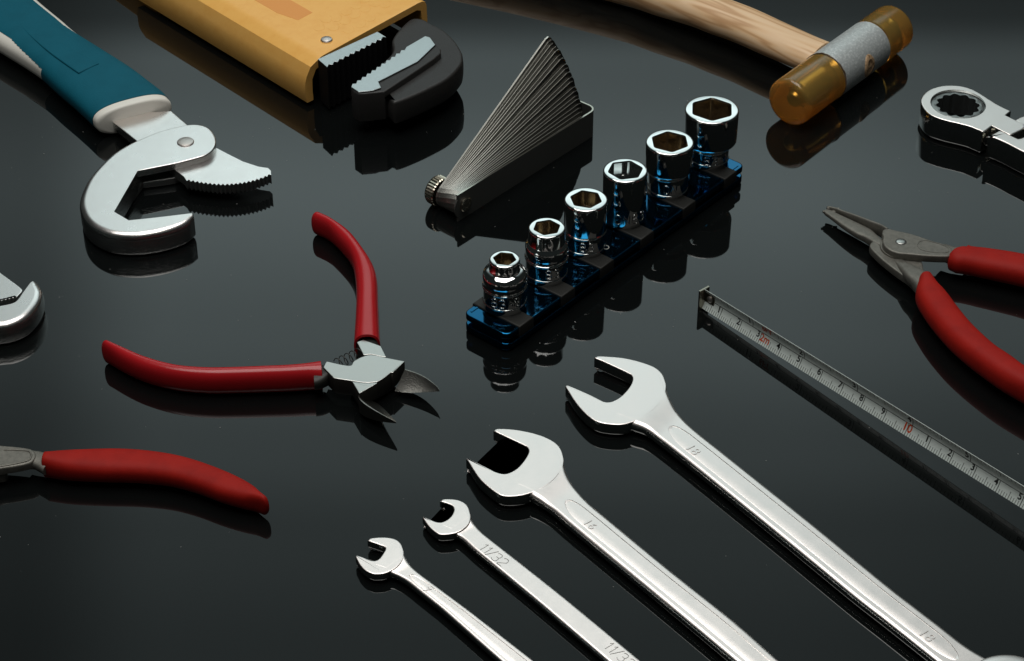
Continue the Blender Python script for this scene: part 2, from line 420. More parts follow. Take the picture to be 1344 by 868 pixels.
# ------------------------------------------------------------------ combination wrenches
def wrench(label, head, upper, lower, zh, zs, pan, ring, marks, group):
    """head: outline px; upper/lower: shank edges px; pan: panel (tip px, end px) or None; ring: (px,py,outer r,inner r)"""
    hp = smooth(head, 5, True)
    c = sum((G(p.x, p.y, 0) for p in hp), Vector((0, 0, 0)))/len(hp)
    t = thing('open_end_wrench', label, 'wrench', c, group)
    prism('open_jaw', head, 0.06, zh, M_satin, t, bt=0.035, bb=0.12, seg=3, sm=5, side=M_polish)
    n = 280
    U = resample(smooth(upper, 6), n); L = resample(smooth(lower, 6), n)
    V = []; F = []; m = None
    z0 = 0.10
    cen = []
    for i in range(n):
        a = G(U[i].x, U[i].y, zs*0.85); b = G(L[i].x, L[i].y, zs*0.42); cen.append((a, b))
    w00 = (cen[15][0]-cen[15][1]).xy.length/2
    dl = [0]
    for i in range(1, n): dl.append(dl[-1]+((cen[i][0]+cen[i][1])/2-(cen[i-1][0]+cen[i-1][1])/2).length)
    if pan:
        def near(px): 
            q = G(px[0], px[1], zs)
            return min(range(n), key=lambda i: ((cen[i][0]+cen[i][1])/2-q).xy.length)
        s0 = dl[near(pan[0])]; s1 = dl[near(pan[1])] if pan[1] else 1e6
    for i in range(n):
        a, b = cen[i]; mid = (a+b)/2; nn = (a-b); nn.z = 0; w = nn.length/2; nn.normalize()
        zt = zs+(zh+0.0015-zs)*(1-sst(0.80*w00, 2.0*w00, dl[i]))
        r = min((zt-z0)*0.42, w*0.45)
        p = 0.02; d = 0
        if pan:
            full = (w-r)*0.66; ln = w*1.6
            e = min(dl[i]-s0, s1-dl[i])
            if e > 0:
                q = min(1, e/ln); p = max(0.02, full*math.sqrt(max(0, 1-(1-q)**2))); d = 0.026
        cols = []
        for k in range(5):
            an = math.pi/2*k/4
            cols.append((-(w-r)-r*math.sin(an), z0+r*(1-math.cos(an))))
        for k in range(7):
            an = math.pi/2*k/6
            cols.append((-(w-r)-r*math.cos(an), zt-r*(1-math.sin(an))))
        fl = w-r
        cols += [(-fl*0.96, zt), (-p-0.022, zt), (-p, zt-d*0.9), (-max(p-0.022, .006), zt-d*0.7), (0, zt-d*0.7), (max(p-0.014, .006), zt-d*0.7), (p, zt-d*0.7), (p+0.010, zt), (fl*0.96, zt)]
        for k in range(7):
            an = math.pi/2*(1-k/6)
            cols.append(((w-r)+r*math.cos(an), zt-r*(1-math.sin(an))))
        for k in range(5):
            an = math.pi/2*(1-k/4)
            cols.append(((w-r)+r*math.sin(an), z0+r*(1-math.cos(an))))
        m = len(cols)
        for u, z in cols: V.append(Vector((mid.x+nn.x*u, mid.y+nn.y*u, z)))
    for i in range(n-1):
        for k in range(m):
            j = (k+1) % m; F.append((i*m+k, i*m+j, (i+1)*m+j, (i+1)*m+k))
    F.append(tuple(range(m))); F.append(tuple(reversed(range((n-1)*m, n*m))))
    add('shank', V, F, M_satin, t, 24, side=M_polish)
    # ring end
    rc = G(ring[0], ring[1], ring[4])
    zr0, zr1 = 0.02, ring[4]
    ro, ri = ring[2], ring[3]
    prof = [(ri, zr0+.05), (ri+.05, zr0), (ro-.1, zr0), (ro, zr0+.12), (ro+.02, (zr0+zr1)/2), (ro, zr1-.14), (ro-.04, zr1-.05), (ro-.13, zr1), (ri+.07, zr1), (ri, zr1-.07), (ri, zr0+.05)]
    lathe('ring_end', prof, (rc.x, rc.y, 0), (0, 0, 1), M_satin, t, m=72, cap=False)
    for s, px, sz, mode in marks:
        i = min(range(n), key=lambda i: ((cen[i][0]+cen[i][1])/2-G(px[0], px[1], zs)).xy.length)
        a, b = cen[i]; tg = ((cen[min(n-1, i+2)][0])-(cen[i-2][0])); tg.z = 0; tg.normalize()
        up = Vector((-tg.y, tg.x, 0)); 
        o = G(px[0], px[1], zs); o.z = zs-(0.018 if pan else 0)
        if mode == 'emboss':
            g = text_geo(s, sz*1.15, 0.018, o, tg, up, 0.0)
            add('size_mark', *g, M_satin, t, flat=True)
        else:
            add('size_mark', *strokes(s, sz, o+Vector((0, 0, .003)), tg, up, 0.009), M_mark, t, flat=True)
    return t
STK = {'1': [[(.15, .75), (.35, 1), (.35, 0)]], '3': [[(.05, .9), (.2, 1), (.5, 1), (.6, .85), (.6, .65), (.5, .52), (.25, .52)], [(.5, .52), (.62, .38), (.62, .15), (.5, 0), (.15, 0), (.02, .12)]],
       '2': [[(.05, .85), (.18, 1), (.48, 1), (.6, .85), (.6, .62), (.05, .1), (.05, 0), (.62, 0)]], '/': [[(0, -.1), (.5, 1.1)]],
       '8': [[(.15, .52), (.05, .65), (.05, .88), (.18, 1), (.45, 1), (.58, .88), (.58, .65), (.48, .52), (.15, .52), (.02, .38), (.02, .12), (.15, 0), (.48, 0), (.62, .12), (.62, .38), (.48, .52)]],
       '-': [[(.1, .5), (.55, .5), (.55, .2)]], 'E': [[(.6, 1), (.05, 1), (.05, 0), (.6, 0)], [(.05, .5), (.5, .5)]], 'N': [[(.05, 0), (.05, 1), (.6, 0), (.6, 1)]],
       'O': [[(.2, 0), (.05, .15), (.05, .85), (.2, 1), (.45, 1), (.6, .85), (.6, .15), (.45, 0), (.2, 0)]], 'V': [[(0, 1), (.3, 0), (.6, 1)]]}
def stroke_lines(s, size):
    out = []; x = 0
    for ch in s:
        for pl in STK[ch]: out.append([(x+p[0]*size, p[1]*size) for p in pl])
        x += {'1': .55, '/': .62, '-': .75}.get(ch, .85)*size
    return [[(p[0]-x/2, p[1]-size/2) for p in pl] for pl in out]
def strokes(s, size, o, ax, ay, r):
    return merge([tube_geo([o+ax*p[0]+ay*p[1] for p in pl], r, 5) for pl in stroke_lines(s, size)])

z1 = Z(730, 455, 5.79)
head18 = z1([(290, 85, 'c'), (320, 72), (400, 75), (500, 84), (600, 104), (700, 135), (760, 163), (805, 205), (828, 255), (838, 305), (826, 370), (790, 430), (730, 490), (650, 545), (560, 580), (480, 594), (370, 585), (300, 565), (240, 525), (180, 465), (130, 400), (90, 335), (70, 302), (82, 292, 'c'),
             (120, 305), (250, 362), (330, 402), (365, 418), (400, 421), (440, 410), (490, 380), (540, 330), (570, 285), (582, 245), (572, 218), (545, 200), (450, 155), (350, 110)])
up18 = [(868, 493), (874.2, 506.8), (876.8, 517.2), (882, 529.3), (890.6, 543.1), (910, 563), (956.8, 600.5), (1065, 687), (1164, 768), (1204, 799), (1233.7, 821.8), (1263, 844.7), (1285, 859), (1312, 873)]
lo18 = [(806, 558), (820, 563), (832, 567), (847.4, 572.4), (861.3, 582), (889, 603.5), (917, 626), (1016, 706.4), (1114.7, 787.8), (1160, 823.3), (1216, 868), (1240, 888), (1262, 912), (1275, 930)]
wr = 'wrenches lying side by side'
wrench('largest chrome wrench, marked 18, its shank lying closest to the tape blade', head18, up18, lo18, 0.58, 0.50, ((874, 562), (1258, 865)), (1330, 902, 1.42, 0.95, 0.78),
       [('18', (909, 590), 0.46, 'emboss'), ('18', (1216, 834), 0.46, 'emboss')], wr)
z2 = Z(600, 550, 5.105)
head16 = z2([(243, 80, 'c'), (270, 65), (350, 67), (430, 77), (520, 97), (600, 125), (660, 160), (695, 200), (712, 250), (716, 290), (700, 345), (640, 415), (560, 470), (470, 503), (400, 516), (330, 518), (280, 505), (215, 460), (150, 400), (105, 335), (75, 285), (60, 265), (75, 262, 'c'),
             (110, 280), (200, 325), (260, 355), (310, 367), (350, 360), (400, 332), (440, 290), (470, 245), (480, 215), (470, 190), (440, 172), (340, 125)])
up16 = [(735, 592), (740.3, 605.8), (742, 614.6), (746, 626.4), (753.8, 639), (766.5, 653.8), (780, 666.6), (800, 683), (880, 748.9), (966.7, 818), (1023.4, 868), (1100, 933), (1180, 1000)]
lo16 = [(676, 650), (690, 656), (699, 661), (709.7, 666.5), (725.4, 677.3), (743, 692.5), (765, 711), (800, 740), (880, 806), (954, 868), (1035, 936), (1120, 1008)]
wrench('chrome wrench marked 16 on a recessed panel, next to the largest one', head16, up16, lo16, 0.56, 0.48, ((741, 659), None), (1185, 1030, 1.35, 0.86, 0.75), [('16', (774, 688), 0.40, 'emboss')], wr)
z3 = Z(450, 640, 5.105)
headF = z3([(650, 92, 'c'), (670, 78), (720, 76), (770, 82), (815, 102), (840, 130), (852, 165), (858, 200), (848, 240), (815, 275), (770, 300), (720, 312), (660, 315), (630, 305), (590, 275), (560, 240), (540, 210), (534, 198), (548, 195, 'c'),
            (580, 210), (620, 228), (660, 232), (700, 215), (730, 185), (744, 150), (735, 125), (710, 110), (680, 100)])
upF = [(615, 669), (618, 678), (621, 685), (625.3, 691), (634, 700.2), (650, 713), (665, 724.8), (730, 776), (795, 829.4), (841.4, 868), (900, 917), (960, 967)]
loF = [(578, 700), (585, 703), (593, 706), (604.7, 711.5), (622, 727), (643.3, 744.5), (708, 798), (769, 850), (790, 868), (850, 920), (915, 976)]
wrench('small chrome wrench with 11/32 engraved on its plain flat shank', headF, upF, loF, 0.42, 0.36, None, (955, 990, 0.85, 0.48, 0.55), [('11/32', (649, 729), 0.36, 'cut'), ('11/32', (814, 860), 0.36, 'cut')], wr)
head7 = z3([(165, 355, 'c'), (185, 340), (240, 333), (300, 334), (350, 345), (385, 370), (402, 405), (410, 440), (402, 485), (372, 525), (330, 555), (280, 575), (240, 580), (200, 578), (150, 555), (115, 520), (95, 485), (84, 460), (95, 453, 'c'),
            (130, 465), (180, 485), (215, 490), (245, 475), (270, 440), (285, 410), (275, 395), (240, 382), (200, 368)])
up7 = [(528, 717), (530.3, 725.2), (533.2, 733), (539, 741.9), (548, 750.7), (567.5, 765.4), (587, 780), (606.7, 794.7), (624.3, 808), (701, 868), (760, 914), (810, 953)]
lo7 = [(491, 752), (500, 755), (508.8, 757.5), (518.6, 760.5), (532.3, 768), (548, 780.5), (567.5, 796), (585, 810.5), (650, 868), (700, 911), (755, 958)]
wrench('smallest chrome wrench, marked 7, with the narrowest shank of the row', head7, up7, lo7, 0.42, 0.37, ((536, 756), None), (800, 970, 0.72, 0.36, 0.5), [('7', (560, 774), 0.32, 'emboss')], wr)

# ------------------------------------------------------------------ tape blade
def tape():
    c = G(943, 418, 0)
    t = thing('tape_blade', 'pale steel tape measure blade with black centimetre marks and orange 10', 'tape measure', c)
    P1 = G(943.1, 418.5, 0.08); P15 = G(1337.7, 665.3, 0.45)
    d = (P15-P1); d.z = 0; d.normalize(); back = Vector((-d.y, d.x, 0))
    if back.y < 0: back = -back
    base = lambda s: P1+(P15-P1)*((s-1)/14)
    def sec(u):                       # u: 0 bottom edge .. 1 top edge ; concave face towards the viewer
        h = 0.82*u
        lean = 0.19*math.sin(u*math.pi*0.86)
        return back*lean+Vector((0, 0, h))
    def pt(s, u, off=0.0):
        a = sec(min(1, u+.02))-sec(max(0, u-.02)); nrm = d.cross(a).normalized()
        if nrm.y > 0: nrm = -nrm
        return base(s)+sec(u)+nrm*off
    V = []; F = []; nu = 14; S0, S1 = 0.12, 24.0; ns = 60
    for k in (0, 1):
        for i in range(ns+1):
            for j in range(nu+1): V.append(pt(S0+(S1-S0)*i/ns, j/nu, -0.012*k))
    w = nu+1; off = (ns+1)*w
    for i in range(ns):
        for j in range(nu):
            q = (i*w+j, i*w+j+1, (i+1)*w+j+1, (i+1)*w+j)
            F.append(q); F.append(tuple(off+x for x in reversed(q)))
        for j in (0, nu): F.append((i*w+j, (i+1)*w+j, off+(i+1)*w+j, off+i*w+j))
    for i in (0, ns):
        for j in range(nu): F.append((i*w+j, i*w+j+1, off+i*w+j+1, off+i*w+j))
    add('blade', V, F, M_tape, t)
    def quad(s, u0, u1, wd):
        out = []; k = 4; VV = []; FF = []
        for i in range(k+1):
            u = u0+(u1-u0)*i/k
            VV += [pt(s-wd/2, u, 0.002), pt(s+wd/2, u, 0.002)]
        for i in range(k): FF.append((2*i, 2*i+1, 2*i+3, 2*i+2))
        return VV, FF
    g = []
    for mm in range(3, 190):
        s = mm/10
        if mm % 10 == 0: g.append(quad(s, 0.0, 0.46, 0.026))
        elif mm % 5 == 0: g.append(quad(s, 0.0, 0.30, 0.020))
        else: g.append(quad(s, 0.0, 0.17, 0.018))
    add('millimetre_marks', *merge(g), M_ink, t, flat=True)
    g = []
    for k in range(3, 130):
        s = k*2.54/16
        if k % 16 == 0: g.append(quad(s, 0.5, 1.0, 0.026))
        elif k % 8 == 0: g.append(quad(s, 0.68, 1.0, 0.020))
        else: g.append(quad(s, 0.80, 1.0, 0.018))
    add('inch_marks', *merge(g), M_ink, t, flat=True)
    LV = []; LF = []
    for i in range(ns+1): LV += [pt(S0+.35+(S1-S0-.4)*i/ns, 0.47, 0.002), pt(S0+.35+(S1-S0-.4)*i/ns, 0.50, 0.002)]
    for i in range(ns): LF.append((2*i, 2*i+1, 2*i+3, 2*i+2))
    add('centre_line', LV, LF, M_ink, t, flat=True)
    def num(s, txt, u, sz, m, sx=1.0):
        def bend(v): return pt(s+v.x*sx, u+v.y/0.82, 0.003)
        add('printed_number', *text_geo(txt, sz*1.35, 0, None, d, Vector((0, 0, 1)), 0.008, True, bend), m, t, flat=True)
    for k in range(1, 19):
        if k == 10: num(10, '10', 0.30, 0.30, M_inkred)
        else: num(k-0.13, str(k % 10), 0.33, 0.24, M_ink)
    for k in range(1, 8): num(k*2.54-0.16, str(k), 0.72, 0.26, M_ink)
    num(3.22, '2m', 0.28, 0.27, M_inkred); num(3.25, '6FT', 0.74, 0.24, M_inkred)
    # hook: a bent plate across the end with its lug riveted over the blade
    e = base(0.12); e.z = 0
    o1 = box_geo(e-d*0.03+back*0.10+Vector((0, 0, 0.44)), d, back, Vector((0, 0, 1)), 0.035, 0.24, 0.44)
    hk = add('hook', *o1, M_hookblk, t, flat=True)
    b2 = merge([box_geo(pt(0.32, 0.55, 0.02), d, (pt(.3, .8)-pt(.3, .3)).normalized(), d.cross(pt(.3, .8)-pt(.3, .3)).normalized(), 0.26, 0.22, 0.018)])
    add('lug', *b2, M_hookblk, hk, flat=True)
    nrm = d.cross(pt(.3, .8)-pt(.3, .3)).normalized()
    if nrm.y > 0: nrm = -nrm
    lathe('rivet', [(0.13, 0), (0.13, .03), (0.10, .06), (0.05, .075), (.001, .078)], pt(0.36, 0.55, 0.03), nrm, M_nickel, hk, m=20)
tape()

# ------------------------------------------------------------------ socket rail and sockets
def sockets():
    zs = Z(0, 0, 1)
    ZR = 0.80
    spec = [  # top centre px, total height, profile (radius, depth below top), hex radius, bore material
        ((662.7, 341.5), 1.98, [(.55, 0), (.55, .42), (.57, .46), (.66, .49), (.75, .55), (.79, .63), (.80, .72), (.80, .86), (.775, .90), (.775, 1.08), 'b1.14', (.785, 1.20), (.785, 1.68), 'b1.75', (.775, 1.81), (.775, 1.98)], .40, 0.30, '83-8', 1.45),
        ((718, 300.3), 2.08, [(.67, 0), (.67, .60), (.69, .64), (.74, .67), (.78, .74), (.79, .84), (.79, 1.06), (.765, 1.10), (.765, 1.20), 'b1.26', (.78, 1.32), (.78, 1.84), 'b1.90', (.765, 1.96), (.765, 2.08)], .48, 0.33, '83', 1.57),
        ((769, 263), 2.12, [(.80, 0), (.80, 1.22), (.77, 1.26), 'b1.32', (.775, 1.38), (.775, 1.91), 'b1.97', (.76, 2.03), (.76, 2.12)], .57, 0.36, '83', 1.65),
        ((819.6, 224.3), 2.15, [(.83, 0), (.83, 1.98), (.79, 2.05), (.79, 2.15)], .64, 0.30, 'ON83', 1.72),
        ((879.4, 187.7), 2.14, [(.92, 0), (.92, 1.10), (.90, 1.16), (.79, 1.25), 'b1.32', (.775, 1.38), (.775, 1.97), 'b2.03', (.76, 2.09), (.76, 2.14)], .70, 0.6, 'ON', 1.7),
        ((934.8, 145), 2.32, [(1.05, 0), (1.05, 1.30), (1.02, 1.38), (.84, 1.53), (.79, 1.57), 'b1.63', (.775, 1.69), (.775, 2.10), 'b2.16', (.76, 2.22), (.76, 2.32)], .81, 0.7, '83-1', 1.92)]
    for q in spec:                                # 'b' marks a half-round bead turned round the barrel
        P = []
        for k, e in enumerate(q[2]):
            if isinstance(e, str):
                h = float(e[1:]); r0 = q[2][k+1][0]+0.004
                P += [(r0+0.024*math.sin(math.pi*j/6), h-0.034*math.cos(math.pi*j/6)) for j in range(7)]
            else: P.append(e)
        q[2][:] = P
    labels = ['smallest chrome socket with a stepped barrel, at the rail end beside the cutters',
              'second smallest chrome socket, stepped barrel, next to the smallest on the rail',
              'straight chrome socket with a brown six point bore, beside the stepped ones',
              'straight chrome socket with a bright silver bore and lettering at its foot',
              'second largest chrome socket with a brown bore, next to the largest',
              'largest chrome socket, wide brown hexagonal bore, at the rail end by the mallet']
    cs = []
    for (px, H, *_r) in spec:
        g = G(px[0], px[1], ZR+0.03+H); cs.append(Vector((g.x, g.y, 0)))
    ax = (cs[-1]-cs[0]).normalized(); tr = Vector((ax.y, -ax.x, 0))   # tr: towards the viewer
    mid = sum(cs, Vector())/6
    cs = [mid+ax*((c-mid).dot(ax))+tr*((c-mid).dot(tr)*0.6) for c in cs]
    r = thing('socket_rail', 'blue metal socket rail with black clips under the row of sockets', 'socket rail', mid)
    a0 = (cs[0]-mid).dot(ax)-1.34; a1 = (cs[-1]-mid).dot(ax)+0.72
    hw = 1.06; TC = 0.22                     # the rail reaches further out on the viewer's side
    def corner(a, b, rad, qa, n=5):
        out = []
        for k in range(n+1):
            an = math.radians(qa+90*k/n); out.append(mid+ax*(a+rad*math.cos(an))+tr*(TC+b+rad*math.sin(an)))
        return out
    R = 0.3
    def outline(h, inset=0):
        q = R-inset if R > inset else 0.02
        return corner(a1-R, h-R, q, 0)+corner(a0+R, h-R, q, 90)+corner(a0+R, -h+R, q, 180)+corner(a1-R, -h+R, q, 270)
    wprism('top_plate', outline(hw), 0.56, ZR, M_rail, r, bt=0.05, bb=0.03)
    wprism('web', outline(hw-0.16, 0.1), 0.34, 0.57, M_rail, r, bt=0.01, bb=0.01)
    wprism('bottom_plate', outline(hw), 0.06, 0.35, M_rail, r, bt=0.05, bb=0.03)
    for k in (-1, 1):
        V, F = box_geo(mid+ax*((a0+a1)/2)+tr*(TC+k*0.86)+Vector((0, 0, ZR+0.012)), ax, tr, Vector((0, 0, 1)), (a1-a0)/2-0.25, 0.03, 0.012)
        add('runner', V, F, M_rail, r, flat=True)
    g = G(795, 325, ZR)
    P = [Vector((g.x+0.12*math.cos(a*math.pi/12), g.y+0.12*math.sin(a*math.pi/12), ZR+0.003)) for a in range(25)]
    add('printed_ring', *tube_geo(P, 0.018, 6), M_white, r, 60)
    for i, c in enumerate(cs):
        q = c
        W = []
        L, Wd = 0.39, hw+0.05
        P = [(-L, -Wd), (L, -Wd), (L, Wd), (-L, Wd)]
        W = [q+ax*(p[0]-0.33)+tr*(TC+p[1]-(q-mid).dot(tr)) for p in P]
        V, F = prism_geo(W, 0.40, ZR+0.075, 0.05, 0.02, 3)
        cl = add('clip', V, F, M_clip, r)
        V, F = prism_geo([q+ax*x+tr*y for x, y in ((-.36, -.36), (.36, -.36), (.36, .36), (-.36, .36))], ZR+0.06, ZR+0.7, 0.05, 0.01, 2)
        add('drive_post', V, F, M_clip, cl)
    for i, (px, H, prof, hr, depth, txt, th) in enumerate(spec):
        c = cs[i]; top = ZR+0.08+H
        t = thing('socket', labels[i], 'socket', c, 'sockets standing on the rail')
        m = 64; ro = prof[0][0]
        V = []; F = []
        # outside, with a rounded lip
        P = [(ro-0.085, 0.0), (ro-0.05, 0.004), (ro-0.02, 0.02), (ro-0.004, 0.05)]+[(a, b+(0.09 if k == 0 else 0)) for k, (a, b) in enumerate(prof)]
        P += [(prof[-1][0]-0.05, H)]
        rings = []
        for a, b in P: rings.append([(a*math.cos(2*math.pi*k/m), a*math.sin(2*math.pi*k/m), top-min(b, H)) for k in range(m)])
        rot = math.radians((50, 17, 43, 12, 34, 26)[i])
        def hexr(a, rr):
            q = (a-rot) % (math.pi/3)-math.pi/6
            fl = rr*math.cos(math.pi/6)*1.02/math.cos(q)
            return min(fl, rr*0.985)
        inner = []
        hd = min(H-0.85, 0.95 if depth > .5 else 0.62)
        for dz, sc in ((0.0, 1.06), (0.05, 1.0), (hd, 1.0)):
            inner.append([(hexr(2*math.pi*k/m, hr*sc)*math.cos(2*math.pi*k/m), hexr(2*math.pi*k/m, hr*sc)*math.sin(2*math.pi*k/m), top-dz) for k in range(m)])
        b1 = [(c.x+x, c.y+y, z) for rg in rings for x, y, z in rg]
        for r_ in range(len(rings)-1):
            for k in range(m):
                j = (k+1) % m; F.append((r_*m+k, r_*m+j, (r_+1)*m+j, (r_+1)*m+k))
        # lip face out to the hexagon
        o = len(b1); b1 += [(c.x+x, c.y+y, z) for x, y, z in inner[0]]
        for k in range(m):
            j = (k+1) % m; F.append((o+k, o+j, j, k))
        add('barrel', b1, F, M_chrome, t, 44)
        V = [(c.x+x, c.y+y, z) for rg in inner for x, y, z in rg]; F = []
        for r_ in range(2):
            for k in range(m):
                j = (k+1) % m; F.append((r_*m+k, r_*m+j, (r_+1)*m+j, (r_+1)*m+k))
        o = len(V)
        for k in range(m): V.append((c.x+hr*0.55*math.cos(2*math.pi*k/m), c.y+hr*0.55*math.sin(2*math.pi*k/m), top-hd-0.04))
        for k in range(m):
            j = (k+1) % m; F.append((2*m+k, 2*m+j, o+j, o+k))
        F.append(tuple(range(o, o+m)))
        bm_ = M_chrome if i == 3 else M_bronze
        add('hex_bore', V, F, bm_, t, 25)
        # raised lettering round the foot of the barrel
        rr = 0.80 if i < 2 else (0.83 if i == 3 else 0.79)
        rr = [0.80, .79, .785, .83, .785, .785][i]+0.004
        a0_ = math.atan2(-1, 0.10+0.25*(i % 2))
        g = []
        for pl in stroke_lines(txt, 0.36 if i != 3 else 0.40):
            dense = []
            for p, q in zip(pl, pl[1:]):
                for k in range(4): dense.append((p[0]+(q[0]-p[0])*k/4, p[1]+(q[1]-p[1])*k/4))
            dense.append(pl[-1])
            g.append(tube_geo([Vector((c.x+rr*math.cos(a0_+p[0]/rr), c.y+rr*math.sin(a0_+p[0]/rr), top-th+p[1])) for p in dense], 0.016, 6))
        add('raised_lettering', *merge(g), M_chrome, t, 60)
sockets()

# ------------------------------------------------------------------ feeler gauge
def feeler():
    A = G(601, 291, 0); B = G(782.6, 176, 0)
    u = (B-A).normalized(); n = Vector((u.y, -u.x, 0))          # n towards the viewer
    if n.y > 0: n = -n
    L = (B-A).length; TH = 1.12; H = 1.20
    t = thing('feeler_gauge', 'fanned feeler gauge with thin steel blades in a dark folded case', 'feeler gauge', (A+B)/2)
    zz = Vector((0, 0, 1))
    # case: one folded sheet, front cheek - rounded end - back cheek
    path = []
    path.append(A-n*0.03); path.append(A+u*(L-0.35)-n*0.03)
    for k in range(1, 7):
        a = math.pi/2*k/6; path.append(A+u*(L-0.35+0.35*math.sin(a))-n*(0.03+0.35*(1-math.cos(a))))
    for k in range(1, 7):
        a = math.pi/2*k/6; path.append(A+u*(L-0.35+0.35*math.cos(a))-n*(TH-0.35+0.35*math.sin(a)))
    path.append(A+u*0.5-n*TH)
    def strip(z0, z1, hw_):
        V = []; F = []
        for i, p in enumerate(path):
            tg = (path[min(len(path)-1, i+1)]-path[max(0, i-1)]).normalized(); s = Vector((tg.y, -tg.x, 0))
            for sx, z in ((hw_, z0), (hw_, z1), (-hw_, z1), (-hw_, z0)): V.append(p+s*sx+zz*z)
        for i in range(len(path)-1):
            for k in range(4):
                j = (k+1) % 4; F.append((i*4+k, i*4+j, (i+1)*4+j, (i+1)*4+k))
        F.append((0, 1, 2, 3)); F.append(tuple(len(path)*4-4+k for k in (3, 2, 1, 0)))
        return V, F
    cs = add('case', *strip(0.0, H, 0.035), M_case, t, 30)
    add('bare_edge', *strip(H, H+0.012, 0.034), M_caseedge, cs, 30)
    # front cheek is rounded round the pivot
    O = A+u*0.42+zz*0.60
    ear = []
    for k in range(13):
        a = math.pi/2+math.pi*k/12; ear.append((math.cos(a)*0.58, math.sin(a)*0.58))
    V = [O+u*x+zz*y-n*0.03+n*s for s in (0.036, -0.036) for x, y in ear]
    F = [tuple(range(13)), tuple(reversed(range(13, 26)))]+[(k, (k+1) % 13, 13+(k+1) % 13, 13+k) for k in range(13)]
    V = [v-u*0.0 for v in V]
    add('cheek_end', V, F, M_case, cs, 30)
    N = 20
    ang = [0]*N; a = 1.2
    inc = [.9, 1.0, .9, 1.2, .8, 1.1, 1.0, 1.6, .9, 1.5, 1.1, .9, 1.9, 1.0, 1.4, .9, 1.2, .8, 1.1, 1.3, .9, 1.0]
    k_ = 31.0/sum(inc[:N-1])
    for i in range(1, N):
        a += inc[i-1]*k_; ang[i] = math.radians(a)
    ang[0] = math.radians(1.0)
    for i in range(N):
        th = 0.018 if i < N-1 else 0.035
        off = 0.09+(TH-0.16)*i/(N-1)
        cth, sth = math.cos(ang[i]), math.sin(ang[i])
        e = u*cth+zz*sth; f = zz*cth-u*sth
        LB = 7.25+0.30*i/N-0.02*(i % 3); hw_ = 0.50
        out = []
        for k in range(9):
            q = math.pi/2+math.pi*k/8; out.append((math.cos(q)*hw_, math.sin(q)*hw_))
        out += [(LB-0.22, -hw_), (LB-0.06, -hw_+0.06), (LB, -hw_+0.22), (LB, hw_-0.22), (LB-0.06, hw_-0.06), (LB-0.22, hw_)]
        m = len(out)
        V = [O+e*x+f*y-n*(off+s) for s in (-th, th) for x, y in out]
        F = [tuple(range(m)), tuple(reversed(range(m, 2*m)))]+[(k, (k+1) % m, m+(k+1) % m, m+k) for k in range(m)]
        ob = add('blade', V, F, M_blade, t, flat=True)
        ob.data.materials.append(M_bladeedge)
        for p in ob.data.polygons:
            if len(p.vertices) == 4: p.material_index = 1
    # pivot screw head in front, knurled nut behind
    lathe('screw_head', [(0.30, 0), (0.30, 0.07), (0.27, 0.10), (0.10, 0.11), (.001, 0.10)], O+n*0.006, n, M_knurl, t, m=32)
    m = 60; prof = [(0.30, 0), (0.56, 0.02), (0.60, 0.07), (0.60, 0.38), (0.56, 0.44), (0.001, 0.45)]
    V = []; F = []
    t1 = u; t2 = zz; C = O-n*(TH+0.05)
    for pi, (r, d) in enumerate(prof):
        for k in range(m):
            q = 2*math.pi*k/m; rr = r-(0.035 if (k % 2 and pi in (2, 3)) else 0)
            V.append(C-n*d+(t1*math.cos(q)+t2*math.sin(q))*rr)
    for i in range(len(prof)-1):
        for k in range(m):
            j = (k+1) % m; F.append((i*m+k, i*m+j, (i+1)*m+j, (i+1)*m+k))
    F.append(tuple(range(m)))
    add('knurled_nut', V, F, M_knurl, t, 20)
feeler()

